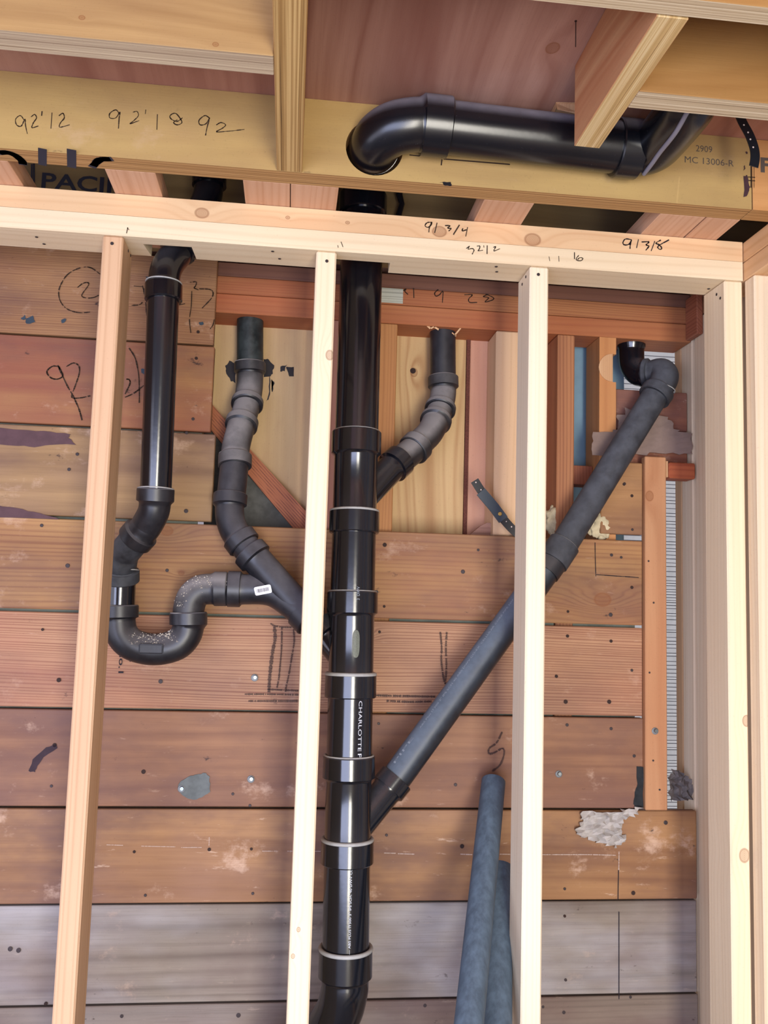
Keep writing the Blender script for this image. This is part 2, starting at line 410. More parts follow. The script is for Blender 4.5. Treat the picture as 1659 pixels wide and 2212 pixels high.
strokes('pencil_figures', [[(-0.4819, 1.4615, 2.4995), (-0.4889, 1.4615, 2.5072), (-0.4961, 1.4615, 2.5002), (-0.4938, 1.4615, 2.4900), (-0.4861, 1.4615, 2.4886), (-0.4809, 1.4615, 2.5017), (-0.4794, 1.4615, 2.4913), (-0.4753, 1.4615, 2.4759)],
 [(-0.4709, 1.4615, 2.5068), (-0.4655, 1.4615, 2.5115), (-0.4620, 1.4615, 2.5055), (-0.4664, 1.4615, 2.4967), (-0.4684, 1.4615, 2.4873), (-0.4584, 1.4615, 2.4912)],
 [(-0.4537, 1.4615, 2.5181), (-0.4539, 1.4615, 2.5105)],
 [(-0.4371, 1.4615, 2.5171), (-0.4371, 1.4615, 2.4890)],
 [(-0.4252, 1.4615, 2.5132), (-0.4190, 1.4615, 2.5180), (-0.4162, 1.4615, 2.5098), (-0.4217, 1.4615, 2.5009), (-0.4227, 1.4615, 2.4924), (-0.4069, 1.4615, 2.4981)],
 [(-0.3251, 1.4615, 2.5269), (-0.3313, 1.4615, 2.5326), (-0.3406, 1.4615, 2.5254), (-0.3401, 1.4615, 2.5170), (-0.3304, 1.4615, 2.5179), (-0.3240, 1.4615, 2.5291), (-0.3246, 1.4615, 2.5184), (-0.3246, 1.4615, 2.4994)],
 [(-0.3018, 1.4615, 2.5312), (-0.2952, 1.4615, 2.5331), (-0.2925, 1.4615, 2.5257), (-0.2990, 1.4615, 2.5166), (-0.3057, 1.4615, 2.5096), (-0.2911, 1.4615, 2.5165)],
 [(-0.2805, 1.4615, 2.5375), (-0.2809, 1.4615, 2.5302)],
 [(-0.2604, 1.4615, 2.5308), (-0.2597, 1.4615, 2.5033)],
 [(-0.2175, 1.4615, 2.5285), (-0.2262, 1.4615, 2.5213), (-0.2363, 1.4615, 2.5246), (-0.2386, 1.4615, 2.5308), (-0.2298, 1.4615, 2.5359), (-0.2205, 1.4615, 2.5261), (-0.2182, 1.4615, 2.5190), (-0.2259, 1.4615, 2.5149), (-0.2320, 1.4615, 2.5186), (-0.2264, 1.4615, 2.5242)],
 [(-0.1710, 1.4615, 2.5328), (-0.1792, 1.4615, 2.5364), (-0.1887, 1.4615, 2.5269), (-0.1863, 1.4615, 2.5186), (-0.1765, 1.4615, 2.5216), (-0.1710, 1.4615, 2.5328), (-0.1742, 1.4615, 2.5154), (-0.1762, 1.4615, 2.5003)],
 [(-0.1584, 1.4615, 2.5212), (-0.1507, 1.4615, 2.5262), (-0.1425, 1.4615, 2.5226), (-0.1481, 1.4615, 2.5157), (-0.1578, 1.4615, 2.5084), (-0.1399, 1.4615, 2.5109), (-0.1100, 1.4615, 2.5171)]], .0016, (0, -1, 0), PENCIL, beam)
text_plane('stamped_number', '2909', (0.7232, 1.4615, 2.5511), (1, 0, .0), (0, 0, 1), .0125, .032, INKG, beam)
text_plane('stamped_number', 'MC 13006-R', (0.7013, 1.4615, 2.5274), (1, 0, .0), (0, 0, 1), .0125, .096, INKG, beam)
strokes('pencil_line', [[(0.1850, 1.4615, 2.4961), (0.2020, 1.4615, 2.4958)],
 [(0.2472, 1.4615, 2.4940), (0.3682, 1.4615, 2.4944)],
 [(0.2436, 1.4615, 2.4924), (0.2426, 1.4615, 2.4822)]], .0022, (0, -1, 0), PENCIL, beam)
strokes('painted_letters', [[(-0.5234, 1.4782, 2.4465), (-0.5107, 1.4749, 2.4465), (-0.4996, 1.4829, 2.4465), (-0.4939, 1.5002, 2.4465), (-0.4953, 1.5115, 2.4465)],
 [(-0.4464, 1.4545, 2.4465), (-0.4607, 1.5070, 2.4465)],
 [(-0.3972, 1.4494, 2.4465), (-0.4107, 1.5069, 2.4465)],
 [(-0.3368, 1.4679, 2.4465), (-0.3559, 1.4743, 2.4465), (-0.3735, 1.5007, 2.4465)]], .014, (0, 0, -1), INKP, beam, jit=.1)
blob('dark_mark', [[(0.2409, 1.4615, 2.4497), (0.2617, 1.4615, 2.4505), (0.2630, 1.4615, 2.4441), (0.2508, 1.4615, 2.4445)]], (0, -1, 0), DARK, beam)
for (x, y) in ():
    pass
stub = box('beam_end', .834, 1.35, 1.4605, 1.506, Z0, CEIL-.0005, wood('lvl_orange', 'cf9a62', 'b07a45', 'x', 16, .3, .5, wav=.2, lam='y', lamcol=('b98f5c', '9c7344', '5a3b20')), None, .001)
tag(stub, 'orange-toned short laminated beam butted to the right end of the long yellow one', 'beam')
for lp in [[(0.8169, 1.4605, 2.5114), (0.8238, 1.4605, 2.5115), (0.8282, 1.4605, 2.4917), (0.8273, 1.4605, 2.4825), (0.8225, 1.4605, 2.4714), (0.8166, 1.4605, 2.4702)],
 [(0.8172, 1.4605, 2.5321), (0.8190, 1.4605, 2.5253), (0.8167, 1.4605, 2.5213)],
 [(0.8199, 1.4605, 2.5569), (0.8253, 1.4605, 2.5581), (0.8252, 1.4605, 2.5550), (0.8206, 1.4605, 2.5539)]]: blob('dark_stain', [lp], (0, -1, 0), PURPLE, stub)
strokes('pencil_lines', [[(0.8312, 1.4605, 2.5394), (0.8304, 1.4605, 2.4888)],
 [(0.8370, 1.4605, 2.5384), (0.8363, 1.4605, 2.4893)],
 [(0.8253, 1.4605, 2.5090), (0.8384, 1.4605, 2.5094)],
 [(0.8252, 1.4605, 2.5021), (0.8383, 1.4605, 2.5025)]], .0014, (0, -1, 0), PENCIL, stub)
text_plane('stamped_letter', 'F', (0.8500, 1.4605, 2.5216), (1, 0, 0), (0, 0, 1), .028, .022, INKG, stub, bold=.03)

JM1 = wood('lvl_joist', 'b98f5a', 'a0743f', 'y', 20, .3, .6, lam='x', lamcol=('c8a66e', '9c7846', '3e2814'), wav=.15)
j = box('joist', -.050, -.0057, -.75, 1.461, Z0, CEIL-.0005, JM1, None, .001); tag(j, 'laminated joist coming straight out to the viewer left of the big ceiling elbow', 'joist')
JM2 = wood('lvl_joist_red', 'cf9d70', 'b06f48', 'y', 9, .55, .9, lam='x', lamcol=('d8c092', 'bd9c66', '5a4024'), wav=.4)
vs, fs = box_data(.4345, .4771, .98, 1.297, Z0, CEIL-.0005, .0008)
for v in vs:
    if v.y > 1.29: v.y += random.uniform(-.0015, .0025)
j2 = mesh_obj('joist', vs, fs, JM2); tag(j2, 'sawn-off joist stub with ragged end hanging in front of the ceiling pipe', 'joist')
HM = wood('lvl_blocking', 'b89058', '936a3b', 'x', 14, .35, .8, grime=.2, blotch='8f6430', blotch_amt=.5, blotch_sc=2.5, lam='y', lamcol=('d3c1a2', 'b29c7c', '6f5a42'), wav=.25)
HML = wood('lvl_blocking_left', 'b59462', '927045', 'x', 14, .35, .8, grime=.15, knots=[(-.31, 2.475, .004), (-.13, 2.455, .004)], lam='y', lamcol=('cdbb9c', 'a8937a', '6f5a42'), wav=.25)
h = box('blocking', -1.2, -.0505, 1.1365, 1.182, Z0, CEIL-.0005, HML, None, .001); tag(h, 'cross blocking between joists at the top left corner', 'blocking')
h = box('blocking', .4775, 1.3, 1.1365, 1.180, Z0, CEIL-.0005, HM, None, .001); tag(h, 'cross blocking right of the sawn-off joist stub, pipe passing behind it', 'blocking')
h = box('blocking', -.0052, 1.3, .944, .9765, Z0, CEIL-.0005, HM, None, .001); tag(h, 'nearest cross blocking along the top edge at upper right, holding the joist stub', 'blocking')
# splintered remains of the sawn joist on the deck
vs, fs = box_data(.435, .478, 1.40, 1.455, CEIL-.020, CEIL-.0008, .001)
for v in vs:
    v.z += random.uniform(0, .012) if v.z < CEIL-.01 else 0; v.y += random.uniform(-.006, .006)
tag(mesh_obj('joist_remnant', vs, fs, FRESH), 'splintered leftover of the sawn joist stuck under the ceiling above the pipe', 'wood scrap')
def nail_data(r, l):
    vs = []; fs = []; n = 10
    for z, q in ((0, r), (-.0008, r), (-.0008, r*.45), (-l, r*.4)):
        for i in range(n): vs.append(Vector((q*math.cos(6.2832*i/n), q*math.sin(6.2832*i/n), z)))
    for k in range(3):
        for i in range(n): fs.append([k*n+i, k*n+(i+1) % n, (k+1)*n+(i+1) % n, (k+1)*n+i])
    fs.append(list(range(n))); fs.append([3*n+i for i in range(n)][::-1]); return vs, fs
vs, fs = nail_data(.0019, .042)
tag(mesh_obj('nail', [v+Vector((.400, 1.192, CEIL)) for v in vs], fs, RUST), 'long dark nail poking down through the ceiling left of the joist stub', 'nail')

# flat blocks bridging from the beam to the wall plates
PB = wood('pink_block', 'cfa486', 'b5835f', 'y', 70, .35, .5)
for (x0, x1, y0, y1, lab) in ((-.60, -.520, 1.508, 1.80, 'flat wood block at the far left edge between beam and top plate'), (-.3545, -.2665, 1.508, 1.85, 'flat wood block left of the narrow pipe above the top plate'), (-.1115, -.0268, 1.508, 1.85, 'left one of two abutting flat blocks under the joist end'),
                              (-.0252, .0618, 1.508, 1.85, 'right one of two abutting flat blocks, beside the main stack top'), (.3335, .4285, 1.508, 1.85, 'flat block with a pencil scrawl under the beam in the middle right'), (.675, .765, 1.508, 1.85, 'flat wood block close to the right end of the top plate')):
    o = box('flat_block', x0, x1, y0, y1, Z0+.0005, Z0+.038, PB, None, .001); tag(o, lab, 'wood block', 'flat blocks on the top plate')
o = box('flat_block', .768, .835, 1.508, 1.85, Z0+.0005, Z0+.038, PB, None, .001); tag(o, 'narrow flat block beside the dark gap at the right corner', 'wood block', 'flat blocks on the top plate')
RIMM = wood('rim_board', '9a8054', '7c6340', 'x', 12, .3, .6, blotch='5c5140', blotch_amt=.6, blotch_sc=2.5)
rim = box('rim_board', -1.2, 1.12, 1.865, 1.885, 2.4525, 2.79, RIMM, None, .001); tag(rim, 'dull olive board stamped with big letters in the shade behind the top plate', 'board')
text_plane('stamped_letters', 'PACIFIC', (-0.5690, 1.8645, 2.5703), (1, 0, .0), (0, 0, 1), .034, .226, INKP, rim, bold=.02)
strokes('stamped_lines', [[(-0.5920, 1.8645, 2.6203), (-0.5890, 1.8645, 2.5693)],
 [(-0.5877, 1.8645, 2.6221), (-0.5840, 1.8645, 2.5690)]], .0035, (0, -1, 0), INKP, rim, jit=.05)
vs, fs = tube([Vector((0.2147, 1.8400, 2.6296)), Vector((0.2111, 1.8400, 2.6075)), Vector((0.2178, 1.8380, 2.5854)), Vector((0.2105, 1.8400, 2.5554))], [.006, .008, .0065, .007], 8)
tag(mesh_obj('hanging_strap', vs, fs, DARK), 'short black strap hanging behind the top plate right of the main stack', 'strap')

# ---------------------------------------------------------------- new stud wall
ZT = 2.3647; ZM = 2.4047; ZTT = 2.4460
PW = 2.3642
plM1 = wood('lower_plate_pine', 'e6d3b2', 'cfb590', 'x', 60, .3, .4, knots=[(.56, 1.675, .012)], fine=.08)
plM2 = wood('upper_plate_fir', 'dcb98f', 'c79a70', 'x', 60, .3, .5, knots=[(-.192, 2.421, .012), (.265, 2.42, .013), (.452, 2.418, .015), (-.03, 2.425, .004), (.085, 2.424, .004)], fine=.08)
def notch_outline(y1):
    return [(-1.2, 1.6), (.8895, 1.6), (.8895, y1), (.176, y1), (.174, 1.638), (.064, 1.638), (.064, y1), (-.2085, y1), (-.2115, 1.6295), (-.303, 1.632), (-.296, y1), (-1.2, y1)]
tp = prism('top_plate', notch_outline(1.689), [], 'z', ZT, ZM-.0006, plM1); tag(tp, 'pale lower top plate carrying the studs, marked 32 1/2 and 16', 'top plate')
strokes('pencil_figures', [[(0.3192, 1.5995, 2.3894), (0.3249, 1.5995, 2.3946), (0.3227, 1.5995, 2.3884), (0.3308, 1.5995, 2.3903), (0.3344, 1.5995, 2.3869), (0.3310, 1.5995, 2.3788)],
 [(0.3401, 1.5995, 2.3957), (0.3459, 1.5995, 2.3962), (0.3448, 1.5995, 2.3901), (0.3426, 1.5995, 2.3864), (0.3519, 1.5995, 2.3883)],
 [(0.3536, 1.5995, 2.3979), (0.3541, 1.5995, 2.3944)],
 [(0.3606, 1.5995, 2.3985), (0.3605, 1.5995, 2.3817)],
 [(0.3729, 1.5995, 2.3958), (0.3776, 1.5995, 2.3974), (0.3742, 1.5995, 2.3887), (0.3859, 1.5995, 2.3939)],
 [(0.4854, 1.5995, 2.3851), (0.4872, 1.5995, 2.3768)],
 [(0.5052, 1.5995, 2.3878), (0.5058, 1.5995, 2.3770)]], .0015, (0, -1, 0), PENCIL, tp)
strokes('pencil_figures', [[(0.5372, 1.5995, 2.3978), (0.5373, 1.5995, 2.3845)],
 [(0.5461, 1.5995, 2.3924), (0.5413, 1.5995, 2.3860), (0.5425, 1.5995, 2.3820), (0.5509, 1.5995, 2.3819), (0.5545, 1.5995, 2.3870), (0.5485, 1.5995, 2.3878), (0.5437, 1.5995, 2.3838)]], .0015, (0, -1, 0), PENCIL, tp)
strokes('pencil_ticks', [[(-0.3269, 1.5995, 2.3814), (-0.3284, 1.5995, 2.3703)],
 [(-0.3279, 1.5995, 2.3806), (-0.3245, 1.5995, 2.3775)]], .0013, (0, -1, 0), PENCIL, tp)
strokes('pencil_ticks', [[(0.0738, 1.5995, 2.3840), (0.0777, 1.5995, 2.3745)],
 [(0.0677, 1.5995, 2.3766), (0.0686, 1.5995, 2.3725)]], .0013, (0, -1, 0), PENCIL, tp)
tp2 = prism('top_plate', notch_outline(1.688), [], 'z', ZM, ZTT, plM2); tag(tp2, 'knotty peach-toned upper top plate marked 91 3/4 and 91 3/8', 'top plate')
strokes('pencil_figures', [[(0.2494, 1.5995, 2.4376), (0.2402, 1.5995, 2.4357), (0.2364, 1.5995, 2.4294), (0.2416, 1.5995, 2.4263), (0.2484, 1.5995, 2.4316), (0.2494, 1.5995, 2.4376), (0.2451, 1.5995, 2.4265), (0.2442, 1.5995, 2.4170)],
 [(0.2599, 1.5995, 2.4368), (0.2557, 1.5995, 2.4167)],
 [(0.2763, 1.5995, 2.4326), (0.2856, 1.5995, 2.4333), (0.2810, 1.5995, 2.4282), (0.2880, 1.5995, 2.4275), (0.2835, 1.5995, 2.4224)],
 [(0.3042, 1.5995, 2.4360), (0.2930, 1.5995, 2.4160)],
 [(0.3113, 1.5995, 2.4294), (0.3103, 1.5995, 2.4245), (0.3184, 1.5995, 2.4275)],
 [(0.3206, 1.5995, 2.4325), (0.3175, 1.5995, 2.4143)]], .0019, (0, -1, 0), PENCIL, tp2)
strokes('pencil_figures', [[(0.6546, 1.5995, 2.4333), (0.6424, 1.5995, 2.4336), (0.6371, 1.5995, 2.4259), (0.6400, 1.5995, 2.4213), (0.6497, 1.5995, 2.4232), (0.6546, 1.5995, 2.4321), (0.6522, 1.5995, 2.4222), (0.6517, 1.5995, 2.4144)],
 [(0.6692, 1.5995, 2.4345), (0.6655, 1.5995, 2.4171)],
 [(0.6765, 1.5995, 2.4301), (0.6912, 1.5995, 2.4313), (0.6851, 1.5995, 2.4247), (0.6912, 1.5995, 2.4227), (0.6850, 1.5995, 2.4137)],
 [(0.7034, 1.5995, 2.4334), (0.6960, 1.5995, 2.4133)],
 [(0.7157, 1.5995, 2.4368), (0.7059, 1.5995, 2.4299), (0.7132, 1.5995, 2.4268), (0.7181, 1.5995, 2.4199), (0.7132, 1.5995, 2.4176), (0.7107, 1.5995, 2.4242), (0.7329, 1.5995, 2.4386)]], .0021, (0, -1, 0), INK, tp2)

def stud_nail(parent, p, r=.0032, mat=NAILM, n=(0, -1, 0)):
    return disc('nail', p, n, r, mat, parent)
DISCS = {}
def disc(name, p, n, r, mat, parent, h=.0008):
    key = (round(r, 5), mat.name, tuple(n))
    N = Vector(n).normalized()
    if key not in DISCS:
        ref = Vector((0, 0, 1)) if abs(N.z) < .9 else Vector((1, 0, 0)); U = (ref-N*ref.dot(N)).normalized(); V = N.cross(U)
        vs = []; k = 12
        for q, z in ((r, 0), (r, h*.6), (r*.8, h)):
            for i in range(k): vs.append((U*math.cos(6.2832*i/k)+V*math.sin(6.2832*i/k))*q+N*z)
        fs = [[a*k+i, a*k+(i+1) % k, (a+1)*k+(i+1) % k, (a+1)*k+i] for a in (0, 1) for i in range(k)]+[[2*k+i for i in range(k)]]
        me = bpy.data.meshes.new(name); me.from_pydata(vs, [], fs); me.materials.append(mat); DISCS[key] = me
    o = bpy.data.objects.new(name, DISCS[key]); COL.objects.link(o); o.parent = parent; o.location = Vector(p)-wloc(parent)
    return o

def stud(x0, x1, y0, y1, mat, lab, ztop=ZT-.0006):
    o = box('stud', x0, x1, y0, y1, .038, ztop, mat, None, .003, base=True); return tag(o, lab, 'stud')
s1 = stud(-.3715, -.3338, 1.6, 1.689, wood('stud_fir_left', 'd3ae8a', 'b88e6a', 'z', 95, .45, .35, fine=.1), 'new wall stud nearest the left edge, in front of the trap', )
s2 = stud(.0275, .0660, 1.6, 1.689, wood('stud_pine_centre', 'efdcbc', 'dcc09a', 'z', 90, .3, .3, knots=[(2.16, .060, .009), (1.115, .042, .004), (1.07, .034, .004)], fine=.08), 'bright new stud just left of the black main stack')
s3 = stud(.4475, .4855, 1.6, 1.689, wood('stud_pine_right', 'f0e0c4', 'dcc5a2', 'z', 90, .3, .3, fine=.08), 'bright new stud crossing in front of the long diagonal pipe')
s4 = stud(.8500, .8890, 1.6, 1.689, wood('stud_pine_corner', 'ecd9b8', 'd8bd96', 'z', 80, .3, .35, knots=[(1.49, .885, .010), (1.24, .877, .012)], fine=.08), 'last stud of the new wall, in the right corner')
for st_, p in ((s1, (-0.3536, 1.5990, 2.3482)), (s2, (0.0478, 1.5990, 2.3437)), (s3, (0.4642, 1.5990, 2.3471))): stud_nail(st_, p)
for p in ((-0.3335, 1.6492, 2.3561), (-0.3335, 1.6737, 2.3568)): disc('nail', p, (1, 0, 0), .003, NAILM, s1)
for p in ((0.4472, 1.6285, 2.3524), (0.4472, 1.6559, 2.3472)): disc('nail', p, (-1, 0, 0), .003, NAILM, s3)
for p in ((0.8497, 1.6315, 2.3450), (0.8497, 1.6164, 2.3318)): disc('nail', p, (-1, 0, 0), .003, NAILM, s4)
for (x, y) in ((79, 512), (95, 527), (589, 543), (604, 559), (1072, 576), (1073, 587), (1531, 624), (797, 552)):
    pass
for p in ((-0.5001, 1.6328, 2.3640), (-0.4951, 1.6643, 2.3640), (-0.0566, 1.6202, 2.3640), (-0.0436, 1.6546, 2.3640), (0.3834, 1.6162, 2.3640), (0.3906, 1.6418, 2.3640), (0.8435, 1.6524, 2.3640)): disc('nail', p, (0, 0, -1), .003, NAILM, tp)
o = box('bottom_plate', -1.2, .8895, 1.6, 1.689, .0, .0375, plM1, None, .002); tag(o, 'floor plate under the new studs', 'bottom plate')

# ---------------------------------------------------------------- right wall (studs and plates)
wr = empty('wall_right', (.93, 1.2, 0)); tag(wr, kind='structure')
RP = wood('right_plate', 'ddb284', 'c4925f', 'y', 60, .35, .5); RP2 = wood('right_plate_dark', 'b98a66', '9c6b4a', 'y', 60, .35, .5)
box('top_plate', .8915, .9805, -.9, 1.689, ZT, ZM-.001, RP, wr, .002); box('top_plate', .8915, .9805, -.9, 1.689, ZM, ZTT, RP, wr, .002)
box('top_plate', .931, 1.02, 1.6905, 2.0, ZT+.02, ZM+.018, RP2, wr, .002); box('top_plate', .931, 1.02, 1.6905, 2.0, ZM+.0185, ZTT+.02, RP2, wr, .002)
rs = wood('right_stud', 'ead6b8', 'd6b892', 'z', 85, .35, .4, fine=.1); rs2 = wood('right_stud_dark', 'd2ab80', 'b98c60', 'z', 85, .35, .4, knots=[(1.59, 1.875, .010)])
for (y0, y1, x) in ((1.5605, 1.5985, .8915), (1.15, 1.188, .8915), (.75, .788, .8915), (.35, .388, .8915), (-.05, -.012, .8915)):
    box('stud', x, x+.089, y0, y1, .038, ZT-.0006, rs, wr, .003)
for (y0, y1, mm) in ((1.70, 1.738, rs), (1.8, 1.8435, rs), (1.845, 1.896, rs), (1.910, 1.966, rs), (1.968, 2.004, rs2)):
    box('stud', .931, 1.02, y0, y1, .038, ZT+.0185, mm, wr, .003)
box('bottom_plate', .8915, .9805, -.9, 1.689, 0, .0375, RP, wr, .002)

# ---------------------------------------------------------------- old back wall
wb = empty('wall_back', (0, 1.9, 0)); tag(wb, kind='structure')
F0 = 1.89
def bz(z): return z+1.7
rows = [  # z bottom, z top, x0, x1, material args
 (2.251, 2.446, -1.2, -.1865, dict(light='b58a60', dark='8e5f42', freq=210, rings=.6, broad=.4, blotch='7a4f3a', blotch_amt=.45, grime=.5)),
 (2.0555, 2.2465, -1.2, -.1835, dict(light='b68a58', dark='9a5f46', freq=20, rings=.2, broad=.8, blotch='8a4c3c', blotch_amt=.6, grime=.45)),
 (1.8585, 2.0505, -1.2, -.1720, dict(light='b8956a', dark='92704e', freq=22, rings=.25, broad=.8, blotch='85685a', blotch_amt=.6, grime=.5)),
]
def tone(h, k=.90):
    return ''.join('%02x' % int(int(h[i:i+2], 16)*q) for i, q in ((0, k), (2, k*.985), (4, k*.95)))
def board(z0, z1, x0, x1, args, y=F0, th=.019, name='board'):
    m = wood('old_board_%d' % WOODN[0], tone(args['light']), tone(args['dark'], .84), 'x', args.get('freq', 100), args.get('rings', .3), args.get('broad', .6), knots=args.get('knots', ()),
             blotch=args.get('blotch'), blotch_amt=args.get('blotch_amt', .3), blotch_sc=args.get('blotch_sc', 3.0), rough=.6, scratch=args.get('scratch', .12), wav=args.get('wav', .05), grime=args.get('grime', .42)*1.25, fine=.30)
    yy = y+random.uniform(-.0008, .0008)
    return box(name, x0, x1, yy, yy+th, z0, z1, m, wb, .0018)
for r in rows: board(*r)
board(1.6605, 1.8520, -1.2, .7995, dict(light='bf935f', dark='9a6844', freq=90, rings=.45, broad=.65, blotch='96604a', blotch_amt=.5, knots=[(-.265, 1.835, .012), (.706, 1.716, .018), (-.23, 1.745, .006)]))
board(1.4585, 1.6545, -1.2, .8000, dict(light='c69a78', dark='9c664c', freq=170, rings=.85, broad=.35, blotch='a86c56', blotch_amt=.5, grime=.28, knots=[(.168, 1.625, .007)]))
board(1.2580, 1.4540, -1.2, .8010, dict(light='a87c5c', dark='875a44', freq=25, rings=.2, broad=.6, blotch='74524a', blotch_amt=.55, grime=.5))
board(1.0645, 1.2530, -1.2, .9245, dict(light='b98d60', dark='946644', freq=30, rings=.2, broad=.7, blotch='94705e', blotch_amt=.6, scratch=.35, grime=.6))
board(.8680, 1.0605, -1.2, .9235, dict(light='a0968b', dark='7d7268', freq=40, rings=.4, broad=.8, blotch='aca9ac', blotch_amt=.7, grime=.35))
board(.6700, .8640, -1.2, .9250, dict(light='8d7d72', dark='726459', freq=60, rings=.3, broad=.5, blotch='9a938f', blotch_amt=.4))
zz = .666
while zz > .02:
    board(max(.0, zz-.194), zz, -1.2, .925, dict(light='8d7d72', dark='726459', freq=60, rings=.3, broad=.5)); zz -= .199
board(1.866, 2.032, .7005, .8000, dict(light='b98c5f', dark='9b6c45', freq=30, rings=.2, broad=.6))          # short piece right of the cavity
# old piece at the far left of the top row
# sheathing seen behind the joints
BKS = plain('greenish_sheathing', '969a8a', .8, .2, noise=.4, nsc=20)
box('backing_sheet', -1.2, -.205, 1.922, 1.93, .0, 2.32, BKS, wb, 0)
box('backing_sheet', -.2045, .795, 1.922, 1.93, .0, 1.838, BKS, wb, 0)
P1 = wood('ply_back_pale', 'c9ab7c', 'ad8b62', 'z', 22, .25, .5, blotch='a07a62', blotch_amt=.5, blotch_sc=5)
P2 = wood('ply_back_yellow', 'c8a878', 'a98055', 'z', 30, .55, .6, knots=[(2.245, .278, .010)], wav=.16)
P3 = wood('ply_back_pink', 'd0a084', 'b67e64', 'z', 22, .3, .6)
box('plywood_panel', -.6, .09, 2.001, 2.012, 1.885, 2.45, P1, wb, .0005)
box('plywood_panel', .09, .404, 2.001, 2.012, 1.845, 2.45, P2, wb, .0005)
box('plywood_joint', .4045, .4135, 1.996, 2.011, 1.845, 2.45, plain('dark_red_joint', '6b3f34', .8, .2, noise=.6, nsc=300), wb, .0005)
box('plywood_panel', .414, .62, 2.001, 2.012, 1.845, 2.45, P3, wb, .0005)
box('foam_board', .62, .812, 2.03, 2.04, 1.84, 2.35, BLUE, wb, .0005)
# old framing
OS = wood('old_stud', 'ac7650', '85523a', 'z', 120, .7, .4); OSD = wood('old_stud_red', '9d5f43', '7a4232', 'z', 120, .5, .4)
box('old_stud', .1800, .2248, 1.9095, 2.0, 1.4, 2.3315, wood('old_stud_brown', 'b5804e', '935f38', 'z', 120, .5, .4), wb, .002)
box('old_stud', .0350, .1010, 1.9095, 2.0, 1.4, 2.3315, wood('old_stud_rose', 'b98266', '9c664e', 'z', 120, .3, .4), wb, .002)
box('old_stud', .6030, .6440, 1.9095, 2.0, 1.4, 2.3315, OS, wb, .002)
box('old_block', .6445, .7030, 1.95, 2.0, 1.985, 2.03, OSD, wb, .001)
box('new_stud_fill', .4560, .5400, 1.9095, 2.003, 1.853, 2.3315, wood('new_post', 'e0bb92', 'c99f78', 'z', 60, .3, .4, fine=.1), wb, .003)
nc = (0.7352, 1.9090, 2.2583); R_ = .0335
arc = [(nc[0]+R_*math.cos(a), nc[2]+R_*math.sin(a)) for a in [math.pi/2+math.pi*i/16 for i in range(17)]]
prism('old_stud', [(.7038, 1.84), (.7443, 1.84), (.7443, nc[2]-R_), (nc[0]+.001, nc[2]-R_), (nc[0]+.001, nc[2]+R_), (.7443, nc[2]+R_), (.7443, 2.3315), (.7038, 2.3315)], [], 'y', 1.9095, 2.0, wood('old_stud_orange', 'c48a56', 'a5693f', 'z', 40, .3, .4), wb)
prism('hole_saw_cut', arc, [], 'y', 1.9075, 1.9093, FRESH, wb)
# header: two old plates, one above with its shade put into the colour
HD = dict(light='b4703e', dark='8f4f2c', freq=150, rings=.4, broad=.5, blotch='9a4a2c', blotch_amt=.5)
hm1 = wood('header_upper', 'a97348', '824c32', 'x', 150, .5, .4, blotch='96462a', blotch_amt=.5, blotch_sc=2); hm2 = wood('header_lower', 'ae7046', '8e5034', 'x', 60, .3, .5, blotch='9c4426', blotch_amt=.6, blotch_sc=2)
hd2 = box('header_plate', -.8, .9295, 1.9095, 2.003, 2.3325, 2.3765, hm2, wb, .002)
hd1 = box('header_plate', -.8, .9295, 1.9095, 2.003, 2.3775, 2.4175, hm1, wb, .002)
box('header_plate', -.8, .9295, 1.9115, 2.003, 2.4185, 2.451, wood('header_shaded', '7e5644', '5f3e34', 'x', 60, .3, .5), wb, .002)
strokes('pencil_figures', [[(0.2293, 1.9093, 2.4132), (0.2297, 1.9093, 2.3960)],
 [(0.2348, 1.9093, 2.4108), (0.2415, 1.9093, 2.4155), (0.2389, 1.9093, 2.4097), (0.2459, 1.9093, 2.4032)],
 [(0.2592, 1.9093, 2.4181), (0.2603, 1.9093, 2.3959)],
 [(0.3167, 1.9093, 2.4194), (0.3087, 1.9093, 2.4104), (0.3116, 1.9093, 2.4036), (0.3198, 1.9093, 2.4070), (0.3278, 1.9093, 2.4159), (0.3271, 1.9093, 2.3893)],
 [(0.3790, 1.9093, 2.4111), (0.3970, 1.9093, 2.4123), (0.3889, 1.9093, 2.4019), (0.3918, 1.9093, 2.3937), (0.4085, 1.9093, 2.3948)],
 [(0.4345, 1.9093, 2.4163), (0.4235, 1.9093, 2.4099), (0.4360, 1.9093, 2.4080), (0.4279, 1.9093, 2.3975), (0.4445, 1.9093, 2.4029), (0.4472, 1.9093, 2.4087), (0.4303, 1.9093, 2.4160)]], .0022, (0, -1, 0), PENCIL, wb, jit=.2)
mlk = box('whitewash_patch', .185, .235, 1.9085, 1.9094, 2.380, 2.415, wood('whitewashed', 'b5b5a6', '7f8074', 'x', 110, .8, .3), wb, 0)
box('corner_block', .915, .930, 1.850, 1.9088, 2.335, 2.435, wood('corner_block', 'a5674a', '7c4433', 'y', 150, .6, .4), wb, .002)
